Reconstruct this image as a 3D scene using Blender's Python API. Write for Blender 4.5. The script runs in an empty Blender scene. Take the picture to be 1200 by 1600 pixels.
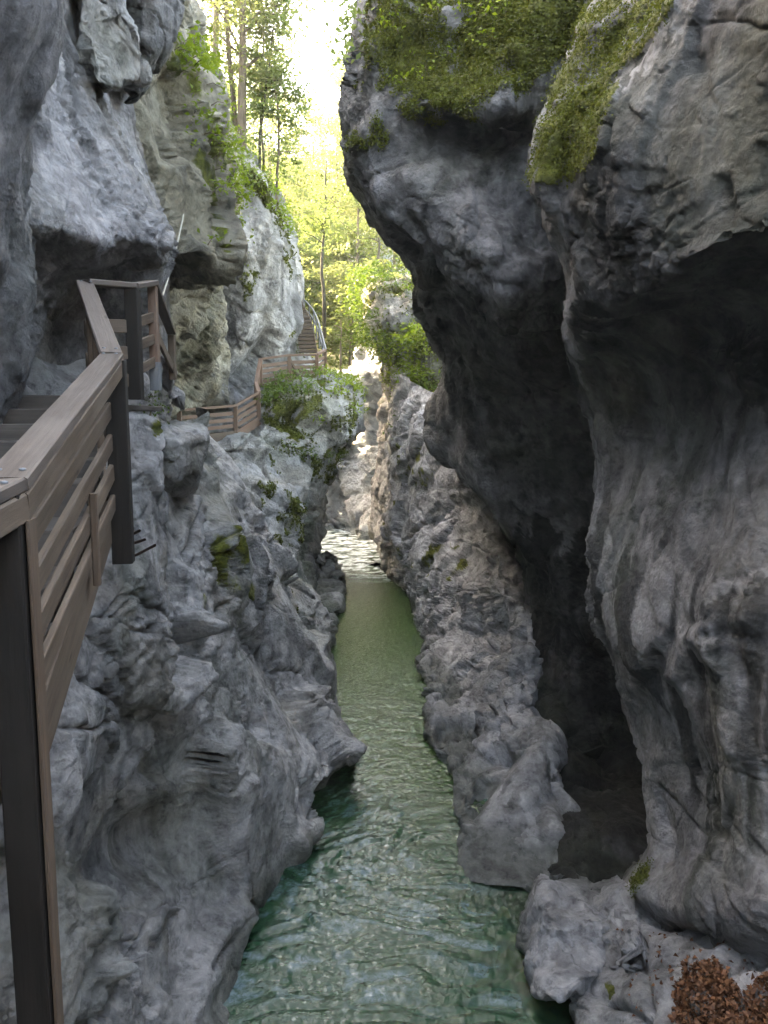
import bpy, math, random
import numpy as np
from mathutils import Matrix, Vector
random.seed(7)
rng = np.random.default_rng(11)
R = math.radians
SC = bpy.context.scene
COL = SC.collection

# ------------------------------------------------------------------ camera, sky, sun, exposure
CAM_H, PITCH, FPX = 7.0, R(7.0), 1186.0          # metres above the river, downward tilt, focal length in 1600-px rows
cam = bpy.data.cameras.new('camera'); camo = bpy.data.objects.new('camera', cam); COL.objects.link(camo)
camo.location = (0, 0, CAM_H); camo.rotation_euler = (R(90) - PITCH, 0, 0)
cam.sensor_fit = 'VERTICAL'; cam.sensor_height = 24.0; cam.lens = FPX / 1600 * 24.0
cam.clip_start = 0.05; cam.clip_end = 2000
SC.camera = camo

SUN_EL, SUN_AZ = 34.0, -62.0                       # azimuth from +Y, positive to the right
world = bpy.data.worlds.new('World'); SC.world = world; world.use_nodes = True
wn = world.node_tree.nodes; wl = world.node_tree.links; wn.clear()
sky = wn.new('ShaderNodeTexSky'); sky.sky_type = 'NISHITA'; sky.sun_disc = False
sky.sun_elevation = R(SUN_EL); sky.sun_rotation = R(SUN_AZ); sky.air_density = 1.0; sky.dust_density = 3.0; sky.ozone_density = 1.0
bg = wn.new('ShaderNodeBackground'); bg.inputs[1].default_value = 0.15
wo = wn.new('ShaderNodeOutputWorld'); wl.new(sky.outputs[0], bg.inputs[0]); wl.new(bg.outputs[0], wo.inputs[0])
sd = bpy.data.lights.new('sun', 'SUN'); sd.energy = 2.2; sd.angle = R(0.53); sd.color = (1.0, 0.93, 0.80)
so = bpy.data.objects.new('sun', sd); COL.objects.link(so)
tosun = Vector((math.sin(R(SUN_AZ)) * math.cos(R(SUN_EL)), math.cos(R(SUN_AZ)) * math.cos(R(SUN_EL)), math.sin(R(SUN_EL))))
so.rotation_euler = tosun.to_track_quat('Z', 'Y').to_euler(); so.location = (-30, 40, 60)
SC.view_settings.view_transform = 'Standard'; SC.view_settings.look = 'None'
SC.view_settings.exposure = 4.55; SC.view_settings.gamma = 1.0; SC.view_settings.use_curve_mapping = False
SC.view_settings.use_white_balance = True; SC.view_settings.white_balance_temperature = 9500; SC.view_settings.white_balance_tint = 10
SC.render.engine = 'CYCLES'
SC.cycles.use_adaptive_sampling = True; SC.cycles.adaptive_threshold = 0.025
SC.cycles.max_bounces = 8; SC.cycles.diffuse_bounces = 4; SC.cycles.glossy_bounces = 3
SC.cycles.transmission_bounces = 4; SC.cycles.transparent_max_bounces = 8
SC.cycles.use_denoising = True; SC.cycles.sample_clamp_indirect = 8.0

# ------------------------------------------------------------------ geometry helpers
CP, SP = math.cos(PITCH), math.sin(PITCH)
def W(px, py, Y):
    """surveyed point: the bearing (px, py) in the 1200x1600 photograph at Y metres up the gorge"""
    px, py, Y = np.broadcast_arrays(np.asarray(px, float), np.asarray(py, float), np.asarray(Y, float))
    u = (px - 600) / FPX; v = (800 - py) / FPX
    t = Y / (CP + v * SP)
    return np.stack([u * t, Y + 0 * t, CAM_H + t * (-SP + v * CP)], -1)
def PXY(P):
    q = P - np.array([0, 0, CAM_H])
    zd = q[:, 1] * CP - q[:, 2] * SP; yu = q[:, 1] * SP + q[:, 2] * CP
    zd = np.maximum(zd, 0.05)
    return 600 + FPX * q[:, 0] / zd, 800 - FPX * yu / zd

def mk_mesh(name, V, F, smooth=True):
    me = bpy.data.meshes.new(name)
    V = np.asarray(V, np.float32); F = np.asarray(F, np.int32); k = F.shape[1]
    me.vertices.add(len(V)); me.vertices.foreach_set('co', V.ravel())
    me.loops.add(F.size); me.loops.foreach_set('vertex_index', F.ravel())
    me.polygons.add(len(F)); me.polygons.foreach_set('loop_start', np.arange(0, F.size, k, dtype=np.int32))
    me.polygons.foreach_set('use_smooth', np.full(len(F), smooth, dtype=bool))
    me.update(calc_edges=True); me.validate()
    return me
def attr(me, name, vals):
    a = me.attributes.new(name, 'FLOAT', 'POINT'); a.data.foreach_set('value', np.asarray(vals, np.float32))
def link(name, me, mat=None, parent=None, label=None, cat=None, group=None, kind=None, loc=None):
    o = bpy.data.objects.new(name, me); COL.objects.link(o)
    if mat is not None and me is not None and len(me.materials) == 0: me.materials.append(mat)
    if parent is not None: o.parent = parent
    if loc is not None: o.location = loc
    for k, v in (('label', label), ('category', cat), ('group', group), ('kind', kind)):
        if v: o[k] = v
    return o

# ------------------------------------------------------------------ noise (numpy)
def _h(ix, iy, iz, s):
    h = (ix.astype(np.uint32) * np.uint32(374761393) + iy.astype(np.uint32) * np.uint32(668265263)
         + iz.astype(np.uint32) * np.uint32(2147483647 // 3 * 2 + 1) + np.uint32(s * 974634777 % 4294967291))
    h ^= h >> np.uint32(15); h *= np.uint32(2246822519); h ^= h >> np.uint32(13); h *= np.uint32(3266489917); h ^= h >> np.uint32(16)
    return h
def _chunked(f):
    def g(P, *a, **k):
        P = np.asarray(P, np.float32); n = len(P); C = 60000
        if n <= C: return f(P, *a, **k)
        outs = [f(P[i:i + C], *a, **k) for i in range(0, n, C)]
        return tuple(np.concatenate(o) for o in zip(*outs)) if isinstance(outs[0], tuple) else np.concatenate(outs)
    return g
@_chunked
def pn(P, seed=0):
    fl = np.floor(P); fr = P - fl; I = fl.astype(np.int64)
    w = fr * fr * fr * (fr * (fr * 6 - 15) + 10); out = np.zeros(len(P), np.float32)
    for dx in (0, 1):
        for dy in (0, 1):
            for dz in (0, 1):
                h = _h(I[:, 0] + dx, I[:, 1] + dy, I[:, 2] + dz, seed)
                gx = (h & np.uint32(1023)).astype(np.float32) / 511.5 - 1
                gy = ((h >> np.uint32(10)) & np.uint32(1023)).astype(np.float32) / 511.5 - 1
                gz = ((h >> np.uint32(20)) & np.uint32(1023)).astype(np.float32) / 511.5 - 1
                d = gx * (fr[:, 0] - dx) + gy * (fr[:, 1] - dy) + gz * (fr[:, 2] - dz)
                out += d * (w[:, 0] if dx else 1 - w[:, 0]) * (w[:, 1] if dy else 1 - w[:, 1]) * (w[:, 2] if dz else 1 - w[:, 2])
    return out
def fbm(P, o=4, seed=0, gain=0.5, ridged=False):
    out = 0; a = 1.0; f = 1.0
    for i in range(o):
        n = pn(P * f, seed + i * 17)
        out = out + a * ((0.35 - np.abs(n)) if ridged else n); a *= gain; f *= 2.03
    return out
@_chunked
def worley(P, seed=0):
    """F1, F2-F1 and a facet height: each cell is a chipped plane with its own tilt"""
    I = np.floor(P).astype(np.int64); n = len(P)
    F1 = np.full(n, 9.0, np.float32); F2 = np.full(n, 9.0, np.float32); fac = np.zeros(n, np.float32)
    for dx in (-1, 0, 1):
        for dy in (-1, 0, 1):
            for dz in (-1, 0, 1):
                jx, jy, jz = I[:, 0] + dx, I[:, 1] + dy, I[:, 2] + dz
                h = _h(jx, jy, jz, seed)
                v0 = P[:, 0] - jx - (h & np.uint32(1023)).astype(np.float32) / 1023
                v1 = P[:, 1] - jy - ((h >> np.uint32(10)) & np.uint32(1023)).astype(np.float32) / 1023
                v2 = P[:, 2] - jz - ((h >> np.uint32(20)) & np.uint32(1023)).astype(np.float32) / 1023
                d = v0 * v0 + v1 * v1 + v2 * v2
                h2 = h * np.uint32(2654435761) ^ (h >> np.uint32(7))
                g0 = (h2 & np.uint32(255)).astype(np.float32) / 127.5 - 1
                g1 = ((h2 >> np.uint32(8)) & np.uint32(255)).astype(np.float32) / 127.5 - 1
                g2 = ((h2 >> np.uint32(16)) & np.uint32(255)).astype(np.float32) / 127.5 - 1
                g3 = ((h2 >> np.uint32(24)) & np.uint32(255)).astype(np.float32) / 127.5 - 1
                f = v0 * g0 + v1 * g1 + v2 * g2 + 0.5 * g3
                near = d < F1
                F2 = np.where(near, F1, np.minimum(F2, d)); fac = np.where(near, f, fac); F1 = np.where(near, d, F1)
    return np.sqrt(F1), np.sqrt(F2) - np.sqrt(F1), fac

def inpoly(px, py, poly):
    ins = np.zeros(len(px), bool); n = len(poly)
    for i in range(n):
        x0, y0 = poly[i]; x1, y1 = poly[(i + 1) % n]
        if y0 == y1: continue
        c = ((y0 > py) != (y1 > py)) & (px < (x1 - x0) * (py - y0) / (y1 - y0) + x0)
        ins ^= c
    return ins
def sstep(a, b, x):
    t = np.clip((x - a) / (b - a), 0, 1); return t * t * (3 - 2 * t)

# ------------------------------------------------------------------ materials
class NT:
    def __init__(s, name):
        s.m = bpy.data.materials.new(name); s.m.use_nodes = True; s.t = s.m.node_tree; s.n = s.t.nodes; s.n.clear()
        s.out = s.n.new('ShaderNodeOutputMaterial')
    def a(s, typ, **kw):
        nd = s.n.new('ShaderNode' + typ)
        for k, v in kw.items():
            if k.startswith('_'): setattr(nd, k[1:], v)
            else:
                key = int(k[1:]) if k[0] == 'i' and k[1:].isdigit() else k.replace('__', ' ')
                if isinstance(v, bpy.types.NodeSocket): s.t.links.new(v, nd.inputs[key])
                else: nd.inputs[key].default_value = v
        return nd
    def L(s, a, b): s.t.links.new(a, b)
    def noise(s, vec, scale, detail=4, rough=0.55, dist=0.0):
        return s.a('TexNoise', Vector=vec, Scale=scale, Detail=detail, Roughness=rough, Distortion=dist).outputs[0]
    def ramp(s, fac, stops):
        r = s.a('ValToRGB', Fac=fac); e = r.color_ramp.elements
        while len(e) < len(stops): e.new(0.5)
        for i, (p, c) in enumerate(stops):
            e[i].position = p; e[i].color = (c, c, c, 1) if isinstance(c, (int, float)) else (*c, 1)
        return r.outputs[0]
    def mix(s, f, a, b, typ='MIX'):
        m = s.n.new('ShaderNodeMix'); m.data_type = 'RGBA'; m.blend_type = typ
        for sock, v in ((m.inputs[0], f), (m.inputs[6], a), (m.inputs[7], b)):
            if isinstance(v, bpy.types.NodeSocket): s.L(v, sock)
            else: sock.default_value = (*v, 1) if isinstance(v, tuple) and len(v) == 3 else v
        return m.outputs[2]
    def math(s, op, a, b=0.5):
        m = s.n.new('ShaderNodeMath'); m.operation = op
        for sock, v in ((m.inputs[0], a), (m.inputs[1], b)):
            if isinstance(v, bpy.types.NodeSocket): s.L(v, sock)
            else: sock.default_value = v
        return m.outputs[0]

ROCKC = {}
def rock_mat(name, light, mid, dark, warm=0.25, streak=0.5, scale=1.0, bump=1.0, algae=0.3, warmcol=(0.26, 0.22, 0.15), stain=(0.035, 0.037, 0.04), blotch=0.5):
    """limestone: the broad mineral colours and painted cave shade live on the mesh ('tint'), grain and fine relief are nodes"""
    ROCKC[name] = dict(light=light, mid=mid, dark=dark, warm=warm, streak=streak, scale=scale, algae=algae, warmcol=warmcol, stain=stain, blotch=blotch)
    t = NT(name)
    co = t.a('NewGeometry').outputs['Position']
    iso = t.a('Mapping', Vector=co, Scale=(scale, scale, scale)).outputs[0]
    base = t.a('Attribute', _attribute_name='tint').outputs['Color']
    n2 = t.noise(iso, 5.0, 6, 0.72)
    col = t.mix(1.0, base, t.ramp(n2, [(0.30, (0.30, 0.30, 0.31)), (0.45, (0.85, 0.85, 0.85)), (0.56, (1.03, 1.03, 1.03)), (0.72, (1.45, 1.44, 1.42))]), 'MULTIPLY')
    ma = t.a('Attribute', _attribute_name='moss').outputs['Fac']
    mf = t.ramp(t.math('ADD', ma, t.math('MULTIPLY', t.math('SUBTRACT', n2, 0.5), 0.9)), [(0.36, 0.0), (0.56, 1.0)])
    mcol = t.mix(t.ramp(n2, [(0.38, 0.0), (0.62, 1.0)]), (0.040, 0.050, 0.010), (0.14, 0.15, 0.02))
    col = t.mix(mf, col, mcol)
    hgt = t.noise(iso, 10.0, 7, 0.78)
    vo = t.a('TexVoronoi', _feature='F1', Vector=t.mix(0.10, iso, t.a('TexNoise', Vector=iso, Scale=5.0, Detail=1.0).outputs[1], 'ADD'), Scale=16.0).outputs[0]
    hgt = t.math('ADD', hgt, t.math('MULTIPLY', vo, 0.30))
    bp = t.a('Bump', Strength=bump, Distance=0.10 / scale, Height=hgt).outputs[0]
    p = t.a('BsdfPrincipled', Base__Color=col, Roughness=0.75, Normal=bp)
    p.inputs['Specular IOR Level'].default_value = 0.35
    t.L(p.outputs[0], t.out.inputs[0]); return t.m
def rock_tint(P, name, seed, stains=()):
    c = ROCKC[name]; Q = P * c['scale']; A = lambda k: np.array(c[k], np.float32)[None] * {'dark': .62, 'light': 1.1}.get(k, 1.0)
    mx = lambda f, a, b: a + (b - a) * np.clip(f, 0, 1)[:, None]
    wv = np.stack([pn(Q * 1.1, seed + 301 + k) for k in range(3)], -1)
    n1 = fbm(Q * 0.6 + wv * .4, 5, seed + 310, 0.6)
    col = mx(sstep(-0.22, 0.22, n1), A('mid'), A('light'))
    n2 = fbm(Q * 2.6 + wv * .3, 4, seed + 320, 0.65)
    col = mx(c['blotch'] * sstep(0.02, 0.3, n2), col, A('dark'))
    gate = sstep(-0.12, 0.2, pn(Q * 0.33, seed + 330))
    st = fbm(Q * np.array([2.6, 2.6, 0.16]) + wv * .15, 4, seed + 340, 0.6)
    sf = sstep(-0.02, 0.2, st) * gate * c['streak']
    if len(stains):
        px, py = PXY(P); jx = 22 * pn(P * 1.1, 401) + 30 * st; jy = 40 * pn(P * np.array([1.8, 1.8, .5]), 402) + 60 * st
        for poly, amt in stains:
            sf = np.maximum(sf, inpoly(px + jx, py + jy, poly) * np.clip(amt + 0.5 * st + 0.25 * n2, 0, 1))  # hollow and cave shade painted dark here, alongside real dark staining
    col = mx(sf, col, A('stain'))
    col = mx(c['warm'] * sstep(0.02, 0.35, fbm(Q * 0.8 + wv * .6, 4, seed + 350)), col, A('warmcol'))
    col = mx(c['algae'] * sstep(0.0, 0.35, fbm(Q * 0.45 + wv * .3, 4, seed + 360, .6)), col, np.array([[0.10, 0.125, 0.075]], np.float32))
    wet = 1 - sstep(0.16, 0.50, P[:, 2] + 0.12 * pn(P * 1.7, seed + 370) - 0.004 * P[:, 1])   # splashed band above the water
    col = mx(0.8 * wet, col, col * np.array([[.34, .37, .32]], np.float32))
    return np.clip(col, 0.01, 0.9)

G = lambda *a: tuple(a)
M = {}
M['rock_left'] = rock_mat('limestone_grey', (0.47, 0.46, 0.46), (0.37, 0.365, 0.365), (0.17, 0.17, 0.17), warm=0.25, streak=0.5)
M['rock_slab'] = rock_mat('limestone_slab', (0.38, 0.37, 0.38), (0.28, 0.275, 0.28), (0.15, 0.145, 0.15), warm=0.35, streak=0.5, algae=0.15)
M['rock_tan'] = rock_mat('limestone_tan', (0.42, 0.385, 0.31), (0.33, 0.30, 0.23), (0.17, 0.16, 0.12), warm=0.4, streak=0.5, algae=0.3, scale=0.6)
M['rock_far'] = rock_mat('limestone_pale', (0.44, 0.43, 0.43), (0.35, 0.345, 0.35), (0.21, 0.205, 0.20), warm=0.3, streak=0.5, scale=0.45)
M['rock_mid'] = rock_mat('limestone_mossy', (0.37, 0.365, 0.355), (0.28, 0.28, 0.27), (0.15, 0.15, 0.14), warm=0.35, streak=0.35, scale=0.7, algae=0.55)
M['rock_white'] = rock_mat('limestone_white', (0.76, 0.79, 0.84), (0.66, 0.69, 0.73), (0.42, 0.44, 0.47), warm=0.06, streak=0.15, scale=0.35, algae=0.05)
M['rock_dark'] = rock_mat('limestone_dark', (0.235, 0.23, 0.24), (0.155, 0.155, 0.16), (0.075, 0.075, 0.08), warm=0.04, streak=0.75, algae=0.15, stain=(0.018, 0.019, 0.02))  # near-black tone for streaks and for the painted cave shade
M['rock_right'] = rock_mat('limestone_right', (0.31, 0.305, 0.315), (0.235, 0.23, 0.24), (0.14, 0.14, 0.142), warm=0.12, streak=0.9, algae=0.2, blotch=0.3)
M['rock_wet'] = rock_mat('limestone_riverside', (0.43, 0.43, 0.45), (0.33, 0.33, 0.345), (0.16, 0.16, 0.165), warm=0.06, streak=0.3, algae=0.08)

def leaf_mat(name, c1, c2, trans, tf=0.5, rough=0.5):
    t = NT(name)
    g = t.a('NewGeometry'); ob = t.a('ObjectInfo').outputs['Random']
    rnd = g.outputs['Random Per Island']
    f = t.math('ADD', t.math('MULTIPLY', rnd, 0.75), t.math('MULTIPLY', t.noise(g.outputs['Position'], 0.9, 3), 0.35))
    col = t.mix(f, c1, c2)
    d = t.a('BsdfPrincipled', Base__Color=col, Roughness=rough); d.inputs['Specular IOR Level'].default_value = 0.3
    tr = t.a('BsdfTranslucent', Color=t.mix(f, tuple(c * 0.75 for c in trans), trans))
    ms = t.a('MixShader', Fac=tf); t.L(d.outputs[0], ms.inputs[1]); t.L(tr.outputs[0], ms.inputs[2])
    t.L(ms.outputs[0], t.out.inputs[0]); return t.m
M['leaf_beech'] = leaf_mat('leaf_beech', (0.045, 0.075, 0.018), (0.10, 0.13, 0.025), (0.25, 0.33, 0.10), 0.5)
M['leaf_yellow'] = leaf_mat('leaf_yellow', (0.06, 0.085, 0.02), (0.12, 0.14, 0.03), (0.34, 0.39, 0.13), 0.5)
M['leaf_ivy'] = leaf_mat('leaf_ivy', (0.07, 0.12, 0.015), (0.15, 0.20, 0.022), (0.30, 0.42, 0.035), 0.4)
M['leaf_fern'] = leaf_mat('leaf_fern', (0.035, 0.07, 0.012), (0.09, 0.13, 0.02), (0.16, 0.26, 0.03), 0.35)
M['leaf_moss'] = leaf_mat('leaf_moss', (0.025, 0.034, 0.007), (0.115, 0.13, 0.018), (0.13, 0.15, 0.02), 0.25, 0.8)
M['leaf_dead'] = leaf_mat('leaf_dead', (0.05, 0.02, 0.012), (0.20, 0.09, 0.045), (0.15, 0.06, 0.03), 0.12, 0.6)

def bark_mat(name, a, b):
    t = NT(name); co = t.a('NewGeometry').outputs['Position']
    mp = t.a('Mapping', Vector=co, Scale=(7, 7, 1.2)).outputs[0]
    n = t.noise(mp, 1.4, 6, 0.65)
    col = t.mix(t.ramp(n, [(0.35, 0.0), (0.65, 1.0)]), a, b)
    bp = t.a('Bump', Strength=0.7, Distance=0.05, Height=n).outputs[0]
    p = t.a('BsdfPrincipled', Base__Color=col, Roughness=0.85, Normal=bp); t.L(p.outputs[0], t.out.inputs[0]); return t.m
M['bark'] = bark_mat('bark_brown', (0.06, 0.045, 0.03), (0.17, 0.13, 0.09))
M['bark_pale'] = bark_mat('bark_pale', (0.17, 0.13, 0.10), (0.32, 0.26, 0.21))
M['bark_dark'] = bark_mat('bark_dark', (0.025, 0.022, 0.016), (0.07, 0.06, 0.04))

def wood_mat(name, a, b, c, wear=0.4):
    t = NT(name); tc = t.a('TexCoord').outputs['Object']; rnd = t.a('ObjectInfo').outputs['Random']
    off = t.a('CombineXYZ', X=t.math('MULTIPLY', rnd, 37.0), Y=t.math('MULTIPLY', rnd, 11.0), Z=t.math('MULTIPLY', rnd, 5.0)).outputs[0]
    v = t.a('VectorMath', i0=tc, i1=off).outputs[0]
    gr = t.noise(t.a('Mapping', Vector=v, Scale=(1.6, 38, 38)).outputs[0], 1.0, 6, 0.65, 0.3)
    bl = t.noise(t.a('Mapping', Vector=v, Scale=(2.2, 6, 6)).outputs[0], 1.0, 4)
    col = t.mix(t.ramp(gr, [(0.3, 0.0), (0.7, 1.0)]), a, b)
    col = t.mix(t.ramp(bl, [(0.42, 0.0), (0.66, wear)]), col, c)
    col = t.mix(t.math('MULTIPLY', rnd, 0.35), col, t.mix(0.5, a, c))
    kn = t.a('TexVoronoi', Vector=t.a('Mapping', Vector=v, Scale=(2.3, 9, 9)).outputs[0], Scale=1.0).outputs[0]
    col = t.mix(t.ramp(kn, [(0.06, 0.7), (0.12, 0.0)]), col, tuple(x * 0.35 for x in a))
    bp = t.a('Bump', Strength=0.5, Distance=0.006, Height=gr).outputs[0]
    p = t.a('BsdfPrincipled', Base__Color=col, Roughness=0.7, Normal=bp); p.inputs['Specular IOR Level'].default_value = 0.3
    t.L(p.outputs[0], t.out.inputs[0]); return t.m
M['wood_grey'] = wood_mat('timber_weathered', (0.04, 0.026, 0.018), (0.11, 0.077, 0.054), (0.15, 0.118, 0.092), 0.5)
M['wood_rail'] = wood_mat('timber_handrail', (0.042, 0.032, 0.026), (0.095, 0.074, 0.062), (0.13, 0.108, 0.095), 0.5)
M['wood_dark'] = wood_mat('timber_black', (0.006, 0.005, 0.004), (0.013, 0.010, 0.008), (0.02, 0.016, 0.013), 0.4)  # near-black timber for the posts
M['wood_post'] = wood_mat('timber_brown', (0.06, 0.038, 0.026), (0.12, 0.08, 0.055), (0.15, 0.115, 0.09), 0.4)
M['wood_red'] = wood_mat('timber_reddish', (0.09, 0.05, 0.034), (0.17, 0.10, 0.07), (0.17, 0.14, 0.115), 0.4)
M['wood_step'] = wood_mat('timber_step', (0.028, 0.023, 0.02), (0.07, 0.058, 0.05), (0.11, 0.1, 0.09), 0.5)
t = NT('galvanised_steel'); p = t.a('BsdfPrincipled', Base__Color=(0.16, 0.17, 0.18, 1), Metallic=0.5, Roughness=0.6); t.L(p.outputs[0], t.out.inputs[0]); M['steel'] = t.m
t = NT('rusty_iron'); p = t.a('BsdfPrincipled', Base__Color=t.mix(t.noise(t.a('TexCoord').outputs['Object'], 30), (0.03, 0.02, 0.018), (0.11, 0.05, 0.03)), Roughness=0.8); t.L(p.outputs[0], t.out.inputs[0]); M['rust'] = t.m
t = NT('pale_rope'); p = t.a('BsdfPrincipled', Base__Color=t.mix(t.noise(t.a('TexCoord').outputs['Object'], 60), (0.30, 0.27, 0.22), (0.5, 0.47, 0.4)), Roughness=0.9); t.L(p.outputs[0], t.out.inputs[0]); M['rope'] = t.m

# ------------------------------------------------------------------ rock sheets
def crom(K, ts):
    """Catmull-Rom through K (n, ...) at parameters ts in [0, n-1]"""
    n = len(K); i = np.clip(np.floor(ts).astype(int), 0, n - 2); f = (ts - i).reshape((-1,) + (1,) * (K.ndim - 1))
    p0 = K[np.maximum(i - 1, 0)]; p1 = K[i]; p2 = K[i + 1]; p3 = K[np.minimum(i + 2, n - 1)]
    return p1 + 0.5 * f * (p2 - p0 + f * (2 * p0 - 5 * p1 + 4 * p2 - p3 + f * (3 * (p1 - p2) + p3 - p0)))
def samples(lens, step, cap=260):
    ts = [0.0]
    for i, l in enumerate(lens):
        k = max(2, int(min(l, cap) / step)); ts += list(i + (np.arange(k) + 1) / k)
    return np.array(ts)
ROUGH = dict(big=0.35, bf=0.35, A=0.30, sA=2.6, a=0.16, sa=1.0, crack=0.12, b=0.075, sb=0.34, c=0.045, sc=0.125, fine=0.075, ff=1.5, warp=0.2, aniso=(1, 1, 1), chop=70, chopr=0.9, tilt=0.4, scal=0.10, ss=0.8, jamp=1.0)
JOINTS = (((0.22, 0.38, 0.90), 0.95, 0.10, 0.07), ((0.86, 0.46, -0.22), 1.7, 0.11, 0.10), ((-0.42, 0.78, 0.46), 2.4, 0.13, 0.12), ((0.5, -0.3, 0.8), 0.42, 0.03, 0.03))
def joints(Q, q, seed):
    """bedding and joint planes: long cracks and the ledges that break along them"""
    d = 0; wob = fbm(Q * 0.55, 3, seed + 501)
    for k, (n, sp, amp, crk) in enumerate(JOINTS):
        n = np.array(n, np.float32); n /= np.linalg.norm(n)
        ph = Q @ n / sp + 0.22 * wob / sp + 13.7 * k; i = np.floor(ph); fr = ph - i
        hs = lambda j: (_h(j.astype(np.int64), 0 * j.astype(np.int64) + k, 0 * j.astype(np.int64), seed) & np.uint32(1023)).astype(np.float32) / 511.5 - 1
        e = sstep(1 - 0.03 / sp, 1.0, fr); st = hs(i) * (1 - e) + hs(i + 1) * e
        gate = sstep(-0.16, 0.08, pn(Q * 0.42 + 5.1 * k, seed + 510 + k))
        ed = np.minimum(fr, 1 - fr) * sp
        d = d + q['jamp'] * (amp * st * gate - crk * np.exp(-(ed / 0.018) ** 2) * sstep(-0.05, 0.1, pn(Q * 0.5, seed + 520 + k)))
    return d
def relief_coarse(P, par, seed):
    q = dict(ROUGH); q.update(par); s = q.get('s', 1.0); Q = (P / s).astype(np.float32); an = np.array(q['aniso'], np.float32)
    wv = np.stack([fbm(Q * 0.9, 3, seed + 3 * k, 0.6) for k in range(3)], -1) * q['warp']
    d = q['big'] * fbm(Q * q['bf'], 3, seed + 40)
    F1, E, f = worley((Q + .4 * wv) * an / q['sA'], seed + 2)
    d = d + q['A'] * f * sstep(0.0, 0.16, E)
    F1, E, f = worley((Q + .8 * wv) * an / q['sa'], seed + 5)
    d = d + q['a'] * f * sstep(0.0, 0.14, E)
    F1, E, f = worley((Q + wv) * np.array([1, 1, .6], np.float32) / q['ss'], seed + 6)
    d = d + joints(Q, q, seed)
    d = d + q['scal'] * F1 * F1                                       # water-worn scallops: soft hollows, crisp ridges
    if q.get('flute'):
        d = d + q['flute'] * fbm((Q + wv) * np.array([2.6, 2.6, 0.3], np.float32), 3, seed + 123, 0.5, True)
    return d * s
def relief_fine(P, par, seed):
    q = dict(ROUGH); q.update(par); s = q.get('s', 1.0); Q = (P / s).astype(np.float32); an = np.array(q['aniso'], np.float32)
    wv = np.stack([fbm(Q * 1.3, 3, seed + 3 * k, 0.6) for k in range(3)], -1) * q['warp']
    g = sstep(-0.02, 0.2, pn(Q * 0.36, seed + 77) + 0.35 * pn(Q * 1.9, seed + 78))            # broken or worn smooth
    if q.get('smooth'):
        px, py = PXY(P); jx = 30 * pn(P * .8, 888); g = g * (1 - .9 * np.max([inpoly(px + jx, py + jx, pl) for pl in q['smooth']], axis=0))
    if q.get('rugged'):
        px, py = PXY(P); jx = 30 * pn(P * .8, 889); g = np.maximum(g, 1.0 * np.max([inpoly(px + jx, py + jx, pl) for pl in q['rugged']], axis=0))
    gm = q.get('gmin', 0.22); g = gm + (1 - gm) * g
    F1, E, f = worley((Q + .4 * wv) * an / q['sA'], seed + 2)
    d = -q['crack'] * np.exp(-E / 0.011) * sstep(-0.22, 0.02, pn(Q * 0.5, seed + 92))
    F1, E, f = worley((Q + .8 * wv) * an / q['sa'], seed + 5)
    d = d - .7 * q['crack'] * np.exp(-E / 0.018) * sstep(0.02, 0.18, pn(Q * 0.6, seed + 91)) * (.3 + .7 * g)
    F1, E, f = worley((Q + wv) * an / q['sb'], seed + 9)
    d = d + q['b'] * f * g * sstep(0, .12, E) - 0.5 * q['b'] * np.exp(-E / 0.05) * g
    F1, E, f = worley((Q + wv) / q['sc'], seed + 13)
    d = d + q['c'] * (f * sstep(0, .15, E) - 0.5 * np.exp(-E / 0.08)) * g * sstep(-0.25, 0.15, pn(Q * 1.1, seed + 95))
    d = d + q['fine'] * fbm((Q + wv) * q['ff'], 6, seed + 60, 0.60, True) * (0.22 + 0.78 * g)
    return d * s
def scrape(P, N, par, seed):
    """knock the proud parts off along random fracture planes"""
    q = dict(ROUGH); q.update(par); r = np.random.default_rng(seed); s = q.get('s', 1.0); P = P.astype(np.float32).copy()
    px, py = PXY(P); vis = np.nonzero((px > -100) & (px < 1300) & (py > -150) & (py < 1700) & (P[:, 1] > 1))[0]
    if len(vis) < 50 or q['chop'] == 0: return P
    w = np.maximum(P[vis, 1], 2.0) ** 2; cs = r.choice(vis, q['chop'], p=w / w.sum())
    fam = [r.normal(size=3) * np.array([1, 1, .8]) for _ in range(4)]
    for c in cs:
        R_ = s * q['chopr'] * (0.35 + 1.0 * r.random() ** 2)
        n = N[c] + q['tilt'] * (fam[r.integers(4)] * .5 + r.normal(size=3) * .35); n /= np.linalg.norm(n)
        t1 = np.cross(n, r.normal(size=3)); t1 /= np.linalg.norm(t1); t2 = np.cross(n, t1)
        D = P - P[c]
        k = np.nonzero((np.abs(D[:, 0]) < 1.5 * R_) & (np.abs(D[:, 1]) < 1.5 * R_) & (np.abs(D[:, 2]) < 1.5 * R_))[0]
        if not len(k): continue
        D = D[k]; R2 = R_ * r.uniform(.5, 1); u, v, h = np.abs(D @ t1) / R_, np.abs(D @ t2) / R2, D @ n
        fall = 1 - sstep(0.72, 1.0, np.maximum(u, v))
        ok = (fall > 0) & (h > -0.08 * R_) & (h < 0.38 * R_)
        kk = k[ok]; P[kk] -= (n[None] * ((h[ok] + 0.08 * R_) * fall[ok])[:, None]).astype(np.float32)
    return P
SURF = {}
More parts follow.
